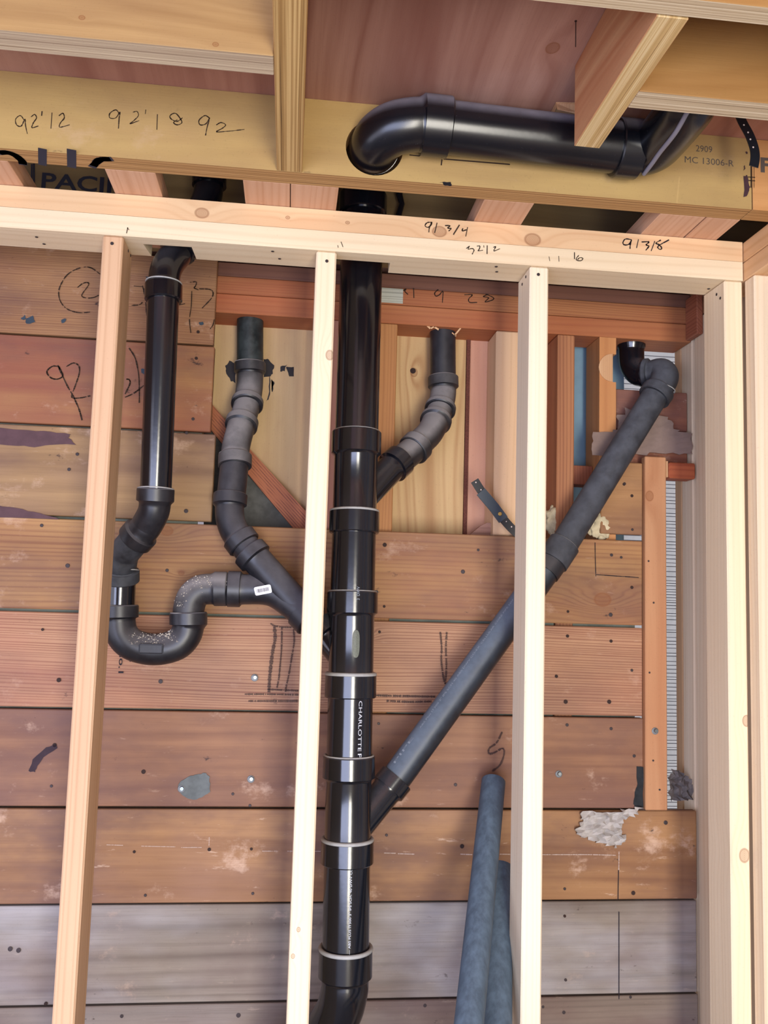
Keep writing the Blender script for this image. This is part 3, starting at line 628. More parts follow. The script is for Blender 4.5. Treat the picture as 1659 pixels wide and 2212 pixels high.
# brace and triangle of plaster behind
def slab(name, pts, y0, y1, mat, parent):
    n = len(pts); vs = [(p[0], y0, p[2]) for p in pts]+[(p[0], y1, p[2]) for p in pts]
    fs = [list(range(n)), [n+i for i in range(n)][::-1]]+[[i, n+i, n+(i+1) % n, (i+1) % n] for i in range(n)]
    b = bmesh.new(); bv = [b.verts.new(v) for v in vs]
    for f in fs: b.faces.new([bv[i] for i in f])
    bmesh.ops.recalc_face_normals(b, faces=b.faces[:]); b.verts.index_update()
    vs = [v.co.copy() for v in b.verts]; fs = [[v.index for v in f.verts] for f in b.faces]; b.free()
    return mesh_obj(name, vs, fs, mat, parent)
brm, bnt, bbs = new_mat('brace_red_cedar'); NBB = NB(bnt)
gg = NBB.n('ShaderNodeNewGeometry'); ss = NBB.n('ShaderNodeSeparateXYZ'); NBB.link(gg.outputs['Position'], ss.inputs[0])
tt = NBB.m('ADD', NBB.m('MULTIPLY', ss.outputs[0], .72), NBB.m('MULTIPLY', ss.outputs[2], .69)); uu = NBB.m('SUBTRACT', NBB.m('MULTIPLY', ss.outputs[2], .72), NBB.m('MULTIPLY', ss.outputs[0], .69))
n1 = NBB.noise(NBB.vec(NBB.m('MULTIPLY', uu, 25), NBB.m('MULTIPLY', tt, 420), 0.0), 1, 2); ln_ = NBB.m('POWER', NBB.m('ADD', NBB.m('MULTIPLY', NBB.m('SINE', NBB.m('MULTIPLY', tt, 1150)), .5), .5), 3)
NBB.link(NBB.mix(NBB.m('MULTIPLY', ln_, NBB.ramp(n1, .35, .6)), lin('a5603c'), lin('64301f')), bbs.inputs['Base Color']); bbs.inputs['Roughness'].default_value = .65
slab('diagonal_brace', [[(-0.2113, 1.9750, 2.1578), (-0.1760, 1.9750, 2.1197), (-0.0968, 1.9750, 2.0320), (0.0648, 1.9750, 1.8644), (0.0673, 1.9750, 1.7975), (0.0092, 1.9750, 1.8538), (-0.0993, 1.9750, 1.9740), (-0.2082, 1.9750, 2.0953)]][0], 1.975, 1.995, brm, wb)
slab('plaster_patch', [[(-0.2112, 1.9985, 2.1109), (-0.1773, 1.9985, 2.0647), (0.0124, 1.9985, 1.8568), (0.0140, 1.9985, 1.8182), (-0.1963, 1.9985, 1.8106)]][0], 1.9985, 2.0008, PLASTER, wb)
# bits right of the cavity: boards behind, paper, trim strip, block
RB = dict(light='a8694e', dark='85493a', freq=40, rings=.3, broad=.6, blotch='b58a78', blotch_amt=.4, scratch=.5)
board(2.118, 2.213, .7500, .9260, RB, y=1.925); board(2.020, 2.114, .7500, .9260, RB, y=1.925)
def crumple(name, pts, y, amp, mat, parent, n=14, thick=.0012):
    P = [Vector(p) for p in pts]; lo = [min(p[i] for p in P) for i in (0, 2)]; hi = [max(p[i] for p in P) for i in (0, 2)]
    def inside(x, z):
        c = False; q = P[-1]
        for p in P:
            if (p.z > z) != (q.z > z) and x < (q.x-p.x)*(z-p.z)/(q.z-p.z)+p.x: c = not c
            q = p
        return c
    H = {}; b = bmesh.new(); G = {}
    for i in range(n+1):
        for k in range(n+1):
            x = lo[0]+(hi[0]-lo[0])*i/n; z = lo[1]+(hi[1]-lo[1])*k/n
            G[i, k] = (x+random.uniform(-.3, .3)*(hi[0]-lo[0])/n, z+random.uniform(-.3, .3)*(hi[1]-lo[1])/n, random.random())
    vt = {}
    for i in range(n):
        for k in range(n):
            x = lo[0]+(hi[0]-lo[0])*(i+.5)/n; z = lo[1]+(hi[1]-lo[1])*(k+.5)/n
            if not inside(x, z): continue
            q = []
            for a in ((i, k), (i+1, k), (i+1, k+1), (i, k+1)):
                if a not in vt: g = G[a]; vt[a] = b.verts.new((g[0], y-amp*g[2], g[1]))
                q.append(vt[a])
            b.faces.new(q)
    r = bmesh.ops.extrude_face_region(b, geom=b.faces[:])
    for e in r['geom']:
        if isinstance(e, bmesh.types.BMVert): e.co.y += thick
    bmesh.ops.recalc_face_normals(b, faces=b.faces[:]); b.verts.index_update()
    vs = [v.co.copy() for v in b.verts]; fs = [[v.index for v in f.verts] for f in b.faces]; b.free()
    return mesh_obj(name, vs, fs, mat, parent)
crumple('torn_paper', [[(0.6885, 1.9050, 2.1005), (0.7428, 1.9050, 2.1099), (0.7591, 1.9050, 2.1617), (0.7783, 1.9050, 2.1627), (0.8886, 1.9050, 2.1416), (0.8802, 1.9050, 2.1169), (0.9259, 1.9050, 2.1139), (0.9228, 1.9050, 2.0599), (0.8523, 1.9050, 2.0619), (0.7756, 1.9050, 2.0529), (0.7050, 1.9050, 2.0468), (0.6874, 1.9050, 2.0513)]][0], 1.906, .0015, PAPERG, wb, 16)
TR = wood('trim_strip', 'c2946c', 'a3704c', 'z', 18, .35, .6, knots=[(1.955, .812, .011)], blotch='b5774f', blotch_amt=.4, wav=.12)
ts = box('trim_strip', .8012, .8520, 1.878, 1.900, 1.2565, 2.047, TR, wb, .002)
BK = wood('rough_block', 'b0603c', '8c4028', 'x', 90, .5, .5, scratch=.7)
box('short_block', .862, .926, 1.885, 1.93, 2.000, 2.037, BK, wb, .003)
box('short_block', .8525, .8615, 1.888, 1.93, 2.002, 2.040, FRESH, wb, .001)
# chalk, pencil and stamps on the boards
YB = F0-.0012
strokes('pencil_figures', [[(-0.4395, 1.8885, 2.3943), (-0.4559, 1.8885, 2.4053), (-0.4703, 1.8885, 2.4079), (-0.4899, 1.8885, 2.4013), (-0.5062, 1.8885, 2.3895), (-0.5165, 1.8885, 2.3736), (-0.5235, 1.8885, 2.3520), (-0.5207, 1.8885, 2.3311), (-0.5098, 1.8885, 2.3153), (-0.4952, 1.8885, 2.3072), (-0.4752, 1.8885, 2.3041), (-0.4555, 1.8885, 2.3069)],
 [(-0.4844, 1.8885, 2.3608), (-0.4737, 1.8885, 2.3706), (-0.4639, 1.8885, 2.3728), (-0.4621, 1.8885, 2.3669), (-0.4748, 1.8885, 2.3433), (-0.4631, 1.8885, 2.3381), (-0.4490, 1.8885, 2.3405), (-0.4394, 1.8885, 2.3457)],
 [(-0.3650, 1.8885, 2.3722), (-0.3477, 1.8885, 2.3719)],
 [(-0.3464, 1.8885, 2.3735), (-0.3389, 1.8885, 2.3436), (-0.3340, 1.8885, 2.3074)],
 [(-0.3431, 1.8885, 2.3676), (-0.3376, 1.8885, 2.3467)],
 [(-0.3668, 1.8885, 2.3280), (-0.3511, 1.8885, 2.3306), (-0.3416, 1.8885, 2.3403)],
 [(-0.2441, 1.8885, 2.3893), (-0.2310, 1.8885, 2.3909), (-0.2320, 1.8885, 2.3816), (-0.2347, 1.8885, 2.3768), (-0.2258, 1.8885, 2.3734)],
 [(-0.2229, 1.8885, 2.3755), (-0.2024, 1.8885, 2.3760), (-0.1934, 1.8885, 2.3705), (-0.1956, 1.8885, 2.3565), (-0.2149, 1.8885, 2.3322)],
 [(-0.2395, 1.8885, 2.3688), (-0.2390, 1.8885, 2.3351), (-0.2412, 1.8885, 2.3045), (-0.2368, 1.8885, 2.2749)],
 [(-0.2532, 1.8885, 2.3397), (-0.2646, 1.8885, 2.3358)],
 [(-0.1874, 1.8885, 2.3080), (-0.1897, 1.8885, 2.2956), (-0.1951, 1.8885, 2.2861)]], .0022, (0, -1, 0), PENCIL, wb, dash=.12)
strokes('pencil_figures', [[(-0.5138, 1.8885, 2.1822), (-0.5263, 1.8885, 2.1814), (-0.5367, 1.8885, 2.1690), (-0.5275, 1.8885, 2.1562), (-0.5134, 1.8885, 2.1541), (-0.5027, 1.8885, 2.1621), (-0.5092, 1.8885, 2.1765), (-0.5138, 1.8885, 2.1822), (-0.4930, 1.8885, 2.1420), (-0.4789, 1.8885, 2.1192), (-0.4645, 1.8885, 2.0905), (-0.4568, 1.8885, 2.0674)],
 [(-0.4962, 1.8885, 2.1832), (-0.4821, 1.8885, 2.1915), (-0.4704, 1.8885, 2.1848), (-0.4693, 1.8885, 2.1670), (-0.4760, 1.8885, 2.1400), (-0.4815, 1.8885, 2.1161), (-0.4632, 1.8885, 2.1156), (-0.4434, 1.8885, 2.1211)],
 [(-0.3669, 1.8885, 2.2314), (-0.3528, 1.8885, 2.2097), (-0.3437, 1.8885, 2.1744), (-0.3402, 1.8885, 2.1388), (-0.3387, 1.8885, 2.1121)],
 [(-0.3700, 1.8885, 2.1624), (-0.3629, 1.8885, 2.1613), (-0.3609, 1.8885, 2.1525), (-0.3695, 1.8885, 2.1297)],
 [(-0.3691, 1.8885, 2.1223), (-0.3512, 1.8885, 2.1322), (-0.3323, 1.8885, 2.1497)]], .0026, (0, -1, 0), PENCIL, wb, dash=.1)
def hatch(name, lines, wd, mat, step=.0022):
    V = []; F = []
    for l in lines:
        P = catmull(l, 6); L = sum((b-a).length for a, b in zip(P, P[1:])); s = 0
        while s < L:
            c = at_len(P, s); d = (at_len(P, min(L, s+.003))-at_len(P, max(0, s-.003)))
            if d.length > 1e-6:
                d.normalize(); q = Vector((0, -1, 0)).cross(d)*wd/2*random.uniform(.6, 1.1); t = d*step*.27; i = len(V); o = Vector((0, -.0004, 0))
                if random.random() < .93: V += [c-q-t+o, c-q+t+o, c+q+t*1.5+o, c+q-t*.5+o]; F.append([i, i+1, i+2, i+3])
            s += step
    return mesh_obj(name, V, F, mat, wb)
hatch('marker_lines', [[(-0.0268, 1.8885, 1.6357), (-0.0244, 1.8885, 1.6108), (-0.0285, 1.8885, 1.5833), (-0.0311, 1.8885, 1.5519), (-0.0326, 1.8885, 1.5259), (-0.0327, 1.8885, 1.4974)]], .0080, INK)
hatch('marker_lines', [[(-0.0350, 1.8885, 1.6427), (-0.0269, 1.8885, 1.6383), (-0.0097, 1.8885, 1.6359), (0.0128, 1.8885, 1.6361)],
 [(-0.0109, 1.8885, 1.6348), (-0.0098, 1.8885, 1.5915), (-0.0111, 1.8885, 1.5588), (-0.0130, 1.8885, 1.5263), (-0.0161, 1.8885, 1.5067)],
 [(0.0143, 1.8885, 1.6315), (0.0166, 1.8885, 1.6053), (0.0127, 1.8885, 1.5724), (0.0087, 1.8885, 1.5397), (0.0034, 1.8885, 1.5084), (0.0025, 1.8885, 1.4980)],
 [(-0.0356, 1.8885, 1.5031), (0.0050, 1.8885, 1.5019), (0.0313, 1.8885, 1.5011)],
 [(-0.0832, 1.8885, 1.4920), (-0.0338, 1.8885, 1.4928), (0.0316, 1.8885, 1.4927)],
 [(-0.0748, 1.8885, 1.4779), (-0.0332, 1.8885, 1.4786), (0.0308, 1.8885, 1.4797)]], .0042, INK, .0018)
hatch('marker_lines', [[(0.3361, 1.8885, 1.6336), (0.3399, 1.8885, 1.5995), (0.3395, 1.8885, 1.5735), (0.3444, 1.8885, 1.5397), (0.3489, 1.8885, 1.5219)],
 [(0.3505, 1.8885, 1.6339), (0.3492, 1.8885, 1.5997), (0.3511, 1.8885, 1.5598), (0.3499, 1.8885, 1.5219)],
 [(0.1976, 1.8885, 1.4945), (0.2258, 1.8885, 1.4940), (0.2864, 1.8885, 1.4940), (0.3271, 1.8885, 1.4937)],
 [(0.2220, 1.8885, 1.4831), (0.2705, 1.8885, 1.4819), (0.3191, 1.8885, 1.4837)],
 [(0.4782, 1.8885, 1.4198), (0.4662, 1.8885, 1.3969), (0.4500, 1.8885, 1.3849), (0.4502, 1.8885, 1.3731), (0.4645, 1.8885, 1.3771), (0.4788, 1.8885, 1.3852), (0.4840, 1.8885, 1.3793), (0.4812, 1.8885, 1.3635), (0.4732, 1.8885, 1.3477), (0.4570, 1.8885, 1.3358)]], .0050, INK, .0019)
p0 = (-0.3486, 1.8885, 1.5833); text_plane('stamped_grade', 'No.1', p0, (0, 0, -1), (1, 0, 0), .0105, .052, INK, wb, bold=.01)
p0 = (-0.3274, 1.8885, 1.5789); text_plane('stamped_grade', 'BES', p0, (0, 0, -1), (1, 0, 0), .0065, .024, INK, wb)
hatch('chalk_line', [[(-0.3514, 1.8885, 1.1816), (-0.3190, 1.8885, 1.1805)],
 [(-0.2809, 1.8885, 1.1790), (-0.2113, 1.8885, 1.1773)],
 [(-0.1998, 1.8885, 1.1761), (-0.1584, 1.8885, 1.1761)],
 [(-0.1436, 1.8885, 1.1964), (-0.1434, 1.8885, 1.1794)],
 [(-0.0325, 1.8885, 1.1685), (-0.0004, 1.8885, 1.1685)],
 [(0.0200, 1.8885, 1.1685), (0.0994, 1.8885, 1.1678)]], .0016, CHALK, .0009)
hatch('chalk_line', [[(0.2256, 1.8885, 1.1641), (0.2505, 1.8885, 1.1636)],
 [(0.2555, 1.8885, 1.1627), (0.2905, 1.8885, 1.1616)],
 [(0.3912, 1.8885, 1.1614), (0.4166, 1.8885, 1.1604)],
 [(0.4777, 1.8885, 1.1612), (0.5703, 1.8885, 1.1601), (0.6743, 1.8885, 1.1599), (0.7373, 1.8885, 1.1583)],
 [(0.7447, 1.8885, 1.1656), (0.7442, 1.8885, 1.1264)]], .0022, CHALK, .0009)
strokes('saw_kerf', [[(0.7437, 1.8885, 1.1264), (0.7427, 1.8885, 1.0654)],
 [(0.7449, 1.8885, 1.0387), (0.7452, 1.8885, 0.8586)]], .0018, (0, -1, 0), INK, wb, jit=.1)
strokes('saw_kerf', [[(0.6873, 1.8885, 1.8439), (0.6880, 1.8885, 1.8094), (0.6897, 1.8885, 1.7684)],
 [(0.6910, 1.8885, 1.7717), (0.7387, 1.8885, 1.7700), (0.7900, 1.8885, 1.7683)]], .0016, (0, -1, 0), INK, wb, jit=.3)
blob('tar_streak', [[(-0.6531, 1.8885, 2.0423), (-0.5674, 1.8885, 2.0386), (-0.5196, 1.8885, 2.0391), (-0.4790, 1.8885, 2.0351), (-0.4823, 1.8885, 2.0268), (-0.4670, 1.8885, 2.0135), (-0.5176, 1.8885, 2.0090), (-0.5507, 1.8885, 2.0033), (-0.5842, 1.8885, 2.0057), (-0.6504, 1.8885, 2.0044)],
 [(-0.6411, 1.8885, 1.8781), (-0.5890, 1.8885, 1.8724), (-0.5556, 1.8885, 1.8669), (-0.5172, 1.8885, 1.8595), (-0.4882, 1.8885, 1.8518), (-0.6390, 1.8885, 1.8497)]], (0, -1, 0), plain('tar_faded', '5c4448', .7, .2, noise=.3, nsc=30), wb)
blob('tar_streak', [[(-0.5167, 1.8885, 1.3292), (-0.5110, 1.8885, 1.3526), (-0.4849, 1.8885, 1.3762), (-0.4668, 1.8885, 1.3830), (-0.4626, 1.8885, 1.3764), (-0.4882, 1.8885, 1.3574), (-0.5008, 1.8885, 1.3387), (-0.5046, 1.8885, 1.3265)]], (0, -1, 0), plain('tar_smudge', '3c2e36', .7, .2, noise=.3), wb)
blob('blue_paint_spot', [[(-0.5990, 1.8885, 2.2839), (-0.5925, 1.8885, 2.2909), (-0.5864, 1.8885, 2.2847), (-0.5756, 1.8885, 2.2899), (-0.5687, 1.8885, 2.2784), (-0.5786, 1.8885, 2.2727), (-0.5871, 1.8885, 2.2733), (-0.5890, 1.8885, 2.2815), (-0.5959, 1.8885, 2.2796)],
 [(-0.5150, 1.8885, 2.2864), (-0.5054, 1.8885, 2.2900), (-0.5036, 1.8885, 2.2842), (-0.5117, 1.8885, 2.2782)],
 [(-0.2206, 1.8885, 2.2997), (-0.2104, 1.8885, 2.2998), (-0.2101, 1.8885, 2.2943), (-0.2194, 1.8885, 2.2943)],
 [(-0.3409, 1.8885, 2.3953), (-0.3347, 1.8885, 2.3973), (-0.3335, 1.8885, 2.3873), (-0.3385, 1.8885, 2.3878)],
 [(-0.3395, 1.8885, 2.1866), (-0.3309, 1.8885, 2.1865), (-0.3303, 1.8885, 2.1757), (-0.3367, 1.8885, 2.1772)]], (0, -1, 0), plain('blue_spot', '35424e', .6, .3, noise=.4), wb)
blob('plaster_spot', [[(-0.2135, 1.8885, 1.2997), (-0.2069, 1.8885, 1.3111), (-0.1873, 1.8885, 1.3212), (-0.1731, 1.8885, 1.3256), (-0.1573, 1.8885, 1.3272), (-0.1491, 1.8885, 1.3186), (-0.1468, 1.8885, 1.3072), (-0.1468, 1.8885, 1.2901), (-0.1620, 1.8885, 1.2772), (-0.1791, 1.8885, 1.2728), (-0.1966, 1.8885, 1.2784), (-0.2115, 1.8885, 1.2883)]], (0, -1, 0), plain('grey_filler', '6c7272', .8, .2, noise=.4, nsc=50), wb, off=.0012)
blob('tar_splash', [[(-0.1674, 2.0004, 2.2343), (-0.1593, 2.0004, 2.2478), (-0.1451, 2.0004, 2.2409), (-0.1429, 2.0004, 2.1941), (-0.1532, 2.0004, 2.1987), (-0.1653, 2.0004, 2.2162)],
 [(-0.0788, 2.0004, 2.2566), (-0.0673, 2.0004, 2.2560), (-0.0553, 2.0004, 2.2436), (-0.0570, 2.0004, 2.2226), (-0.0655, 2.0004, 2.2142), (-0.0769, 2.0004, 2.2136)],
 [(-0.0660, 2.0004, 2.2147), (-0.0640, 2.0004, 2.1778), (-0.0694, 2.0004, 2.1567), (-0.0657, 2.0004, 2.1595), (-0.0610, 2.0004, 2.1805), (-0.0630, 2.0004, 2.2149)],
 [(-0.0589, 2.0004, 2.2081), (-0.0527, 2.0004, 2.1993), (-0.0554, 2.0004, 2.1783), (-0.0584, 2.0004, 2.1781), (-0.0552, 2.0004, 2.1991), (-0.0596, 2.0004, 2.2067)],
 [(-0.0412, 2.0004, 2.2405), (-0.0248, 2.0004, 2.2449), (-0.0300, 2.0004, 2.2294), (-0.0402, 2.0004, 2.2288)],
 [(-0.0259, 2.0004, 2.2396), (-0.0081, 2.0004, 2.2425), (-0.0066, 2.0004, 2.2176), (-0.0193, 2.0004, 2.2169), (-0.0242, 2.0004, 2.2297)]], (0, -1, 0), DARK, wb)
blob('dark_hole', [[(0.7861, 1.8885, 1.3482), (0.8010, 1.8885, 1.3483), (0.7995, 1.8885, 1.2614), (0.7831, 1.8885, 1.2559), (0.7774, 1.8885, 1.2685), (0.7812, 1.8885, 1.2920), (0.7861, 1.8885, 1.3119)]], (0, -1, 0), plain('hole_shade', '2b2e31', .8, .2, noise=.5), wb)  # flat patch, the shade inside a hole painted as dark colour
# nails in the boards
nl = [[(-0.4619, 1.8888, 1.9926), (-0.4770, 1.8888, 1.9588), (-0.4666, 1.8888, 1.7532), (-0.4690, 1.8888, 1.5144), (-0.4686, 1.8888, 1.3810), (-0.4696, 1.8888, 1.2988), (-0.5123, 1.8888, 0.9753), (-0.2599, 1.8888, 1.7502), (-0.2267, 1.8888, 1.8793), (-0.2345, 1.8888, 2.0506), (-0.2222, 1.8888, 2.0820), (-0.2222, 1.8888, 2.2179), (-0.2212, 1.8888, 2.2777), (-0.2607, 1.8888, 1.5155), (-0.0623, 1.8888, 1.2613), (-0.2856, 1.8888, 1.3291), (-0.0991, 1.8888, 1.2849), (-0.0671, 1.8888, 0.8417), (-0.4521, 1.8888, 0.8719), (-0.3014, 1.8888, 0.8449), (-0.2678, 1.8888, 1.0806), (-0.0485, 1.8888, 1.0828), (-0.1425, 1.8888, 1.1718), (-0.0554, 1.8888, 1.1726), (0.2073, 1.8888, 1.8218), (0.4177, 1.8888, 1.8180), (0.3840, 1.8888, 1.7683), (0.3770, 1.8888, 1.3069), (0.2295, 1.8888, 1.2009), (0.3940, 1.8888, 1.1768), (0.3940, 1.8888, 1.1777), (0.4436, 1.8888, 1.0785), (0.3212, 1.8888, 0.8531), (0.7263, 1.8888, 1.8174), (0.7492, 1.8888, 1.8129), (0.7744, 1.8888, 1.7455), (0.6254, 1.8888, 1.6870), (0.7245, 1.8888, 1.6825), (0.6248, 1.8888, 1.6324), (0.7257, 1.8888, 1.6236), (0.6000, 1.8888, 1.5430), (0.7744, 1.8888, 1.5598), (0.6217, 1.8888, 1.4877), (0.7218, 1.8888, 1.4893), (0.6253, 1.8888, 1.4373), (0.7262, 1.8888, 1.4306), (0.7797, 1.8888, 1.3717), (0.8522, 1.8888, 1.2279), (0.6228, 1.8888, 1.0879), (0.7775, 1.8888, 1.0782), (0.6233, 1.8888, 1.0310), (0.6264, 1.8888, 0.8991), (0.7712, 1.8888, 0.8613), (0.6229, 1.8888, 0.8330), (0.5769, 1.8888, 0.8452), (0.7567, 1.8888, 1.9822), (0.7744, 1.8888, 1.9551), (0.7556, 1.8888, 1.9811), (0.7755, 1.8888, 1.8773), (0.1919, 1.8888, 1.7174), (0.2102, 1.8888, 1.6866), (0.2017, 1.8888, 1.6310), (0.2055, 1.8888, 1.4346), (-0.2952, 1.8888, 1.1674), (-0.5287, 1.8888, 0.9782), (-0.5252, 1.8888, 1.8365), (-0.5086, 1.8888, 1.6180)]][0]
for i, p in enumerate(nl): disc('nail', p, (0, -1, 0), random.choice((.0030, .0036, .0046)), random.choice((NAILM, NAILM, RUST)), wb)
for p in ((0.8090, 1.8775, 1.8061), (0.8208, 1.8775, 1.7124), (0.8107, 1.8775, 1.5564), (0.8188, 1.8775, 1.3641), (0.8335, 1.8775, 1.3012)): disc('nail', p, (0, -1, 0), .0022, NAILM, ts)
for p in ((-0.0643, 1.8885, 1.5271), (-0.0628, 1.8885, 1.3156), (-0.2057, 1.8872, 1.2951), (0.6071, 1.8885, 1.3312), (0.8231, 1.8772, 1.4285)):
    disc('washer', p, (0, -1, 0), .0078, plain('washer_grey', '75797c', .5, .4, .3) if 'washer_grey' not in bpy.data.materials else bpy.data.materials['washer_grey'], wb, .0015); q = Vector(p)+Vector((.001, -.0013, .001)); disc('bolt_head', q, (0, -1, 0), .0048, STEEL, wb, .004)
for p in ((0.2753, 2.0005, 2.2488), ): disc('knot_plug', p, (0, -1, 0), .007, RUST, wb, .0006)
# crumpled paper, mineral wool, shard
o = crumple('torn_paper', [[(0.6501, 1.8850, 1.2533), (0.6607, 1.8850, 1.2354), (0.6449, 1.8850, 1.2162), (0.6518, 1.8850, 1.1992), (0.6859, 1.8850, 1.1907), (0.7382, 1.8850, 1.1757), (0.7542, 1.8850, 1.1885), (0.7519, 1.8850, 1.2227), (0.7473, 1.8850, 1.2377), (0.7771, 1.8850, 1.2421), (0.7956, 1.8850, 1.2636), (0.7267, 1.8850, 1.2518), (0.6901, 1.8850, 1.2534)]][0], 1.8875, .014, CRUMPLE, None, 16)
tag(o, 'crumpled pale paper wad stuck on the boards right of the right stud', 'paper scrap')
o = crumple('torn_paper', [[(0.8765, 1.9300, 1.3313), (0.8957, 1.9300, 1.3359), (0.9243, 1.9300, 1.3182), (0.9409, 1.9300, 1.2915), (0.9431, 1.9300, 1.2693), (0.9144, 1.9300, 1.2713), (0.8763, 1.9300, 1.2690)]][0], 1.93, .016, plain('grey_paper', '7d7672', .8, .2, noise=.5), None, 10)
tag(o, 'grey torn tar paper flap beside the strip of ribbed siding', 'paper scrap')
def fluff(name, c, rad, mat, lab, seed):
    rnd = random.Random(seed); b = bmesh.new(); bmesh.ops.create_icosphere(b, subdivisions=4, radius=1)
    from mathutils import noise as NZ
    for v in b.verts:
        n = NZ.fractal(v.co*2.2+Vector((seed, 0, 0)), 1.0, 2.0, 4); k = 1+.42*n
        v.co = Vector((v.co.x*rad[0]*k, v.co.y*rad[1]*k, v.co.z*rad[2]*k))+Vector(c)
    vs = [v.co.copy() for v in b.verts]; fs = [[v.index for v in f.verts] for f in b.faces]; b.free()
    return tag(mesh_obj(name, vs, fs, mat, smooth=True), lab, 'insulation')
fluff('insulation_tuft', (0.6132, 1.9300, 1.8916), (.034, .018, .036), WOOL, 'tuft of pinkish mineral wool left of the diagonal pipe by the right stud', 3)
fluff('insulation_tuft', (0.7085, 1.9030, 1.8908), (.030, .014, .034), WOOL, 'cream tuft of mineral wool poking out right of the diagonal pipe', 9)
o = slab('wood_shard', [[(0.4036, 1.9500, 1.8512), (0.4325, 1.9500, 1.8763), (0.4478, 1.9500, 1.8845), (0.4581, 1.9500, 1.8836), (0.4547, 1.9500, 1.8531)]][0], 1.935, 1.955, wood('shard', '9c7464', '775044', 'x', 90, .5), None)
tag(o, 'broken wood shard resting on the board edge below the bent strap', 'wood scrap')
strokes('splinters', [[(0.2922, 1.9150, 2.3358), (0.3007, 1.9150, 2.3280)],
 [(0.3034, 1.9150, 2.3282), (0.3196, 1.9150, 2.3376)],
 [(0.3115, 1.9150, 2.3315), (0.3199, 1.9150, 2.3265)],
 [(0.3587, 1.9150, 2.3150), (0.3721, 1.9150, 2.3326)],
 [(0.3531, 1.9150, 2.3202), (0.3615, 1.9150, 2.3138)]], .0035, (0, -1, 0), FRESH, wb)
# exterior siding seen through the slot
sd = empty('exterior_siding', (1.2, 2.60, 1.0)); tag(sd, 'pale ribbed siding outside, seen through the narrow slot at right', 'siding')
SM = plain('pale_siding', 'd5dae0', .6, .3, noise=.15, nsc=30)
V = []; F = []; z = .6; rr = random.Random(5)
while z < 2.7:
    hgt = rr.choice((.007, .009, .012, .016)); i = len(V)
    sl = rr.uniform(-.001, .001)
    g = .0016
    V += [(.6, 2.60, z), (1.9, 2.60, z+sl), (1.9, 2.601, z+hgt-g+sl), (.6, 2.601, z+hgt-g), (.6, 2.606, z+hgt-g), (1.9, 2.606, z+hgt-g+sl)]
    F += [[i, i+1, i+2, i+3], [i+3, i+2, i+5, i+4]]
    if z > .61: F += [[i-2, i-1, i+1, i]]
    z += hgt
tag(mesh_obj('ribbed_sheet', V, F, SM, sd), kind='stuff')

# ---------------------------------------------------------------- drain pipes
R3, R2 = .0445, .0302
ds = empty('drain_stack', (0.1361, 1.7000, 1.0005)); tag(ds, 'black plastic drain stack with all its glued branches, trap, fittings and ceiling run', 'drain pipe')
def part(name, pts, r, h0=0, h1=0, mat=ABS, label=None, hk=None, rings=(), extra=(), seg=40, n=8):
    hk = hk or (1.145 if r > .04 else 1.19)
    sp, rd = fit_path(pts, r, h0, h1, hk, n); V, F = tube(sp, rd, seg)
    for e in extra:
        e = dict(e); er = e.get('r', r); ehk = 1.145 if er > .04 else 1.19
        sp2, rd2 = fit_path(e['pts'], er, e.get('h0', 0), e.get('h1', 0), ehk, n); v2, f2 = tube(sp2, rd2, seg); k = len(V)
        V = V+v2; F = F+[[i+k for i in f] for f in f2]
    o = mesh_obj(name, V, F, mat, ds, smooth=True)
    m = o.data; m.set_sharp_from_angle(angle=math.radians(38)) if hasattr(m, 'set_sharp_from_angle') else None
    if label: o['label'] = label
    for q in rings:
        c, d, rr_, t = q; vs, fs = ring_mesh(c, d, rr_, t); g = mesh_obj('glue_ring', vs, fs, GLUE, o, smooth=True)
    return o
STX = lambda y: None
A = {566: (0.1254, 1.7500, 2.4079), 380: (0.1240, 1.7560, 2.6010), 410: (0.1242, 1.7550, 2.5695), 455: (0.1246, 1.7535, 2.5225), 933: (0.1261, 1.7380, 2.0419), 984: (0.1262, 1.7364, 1.9926), 1103: (0.1267, 1.7325, 1.8789), 1152: (0.1268, 1.7310, 1.8327), 1278: (0.1276, 1.7268, 1.7154), 1328: (0.1279, 1.7250, 1.6694),
     1455: (0.1290, 1.7210, 1.5542), 1507: (0.1295, 1.7193, 1.5076), 1632: (0.1304, 1.7153, 1.3971), 1683: (0.1309, 1.7136, 1.3525), 1812: (0.1322, 1.7094, 1.2414), 1865: (0.1326, 1.7077, 1.1963), 2048: (0.1350, 1.7017, 1.0432), 2112: (0.1356, 1.7000, 0.9905)}
A = {k: Vector(v) for k, v in A.items()}; DN = (A[2048]-A[566]).normalized()
def gr(y, t=.0018, k=1.05): return (A[y], DN, R3*k, t)
part('pipe', [A[455]-DN*.012, A[933]+DN*.02], R3, mat=ABS)
B1 = [(0.1271, 1.7330, 1.8705), (0.2075, 1.8000, 1.9800), (0.2288, 1.8150, 2.0014)]
part('wye', [A[933], A[1152]], R3, (A[984]-A[933]).length, (A[1152]-A[1103]).length, extra=[dict(pts=[A[1103]-DN*.01, (0.2075, 1.8000, 1.9800), (0.2288, 1.8150, 2.0014)], r=R2, h1=.034)], rings=[gr(933), (A[1103]+DN*.001, DN, R3*1.06, .0032)])
part('pipe', [A[1152]-DN*.01, A[1278]+DN*.02], R3)
BM = [(0.1342, 1.7220, 1.5723), (0.0984, 1.7420, 1.6057), (0.0653, 1.7580, 1.6401)]
part('wye', [A[1278], A[1507]], R3, (A[1328]-A[1278]).length, (A[1507]-A[1455]).length, extra=[dict(pts=[A[1455]-DN*.012, (0.0984, 1.7420, 1.6057), (0.0586, 1.7600, 1.6473)], r=R2, h1=.034)], rings=[gr(1278, .002), (A[1455]+DN*.001, DN, R3*1.06, .0045)])
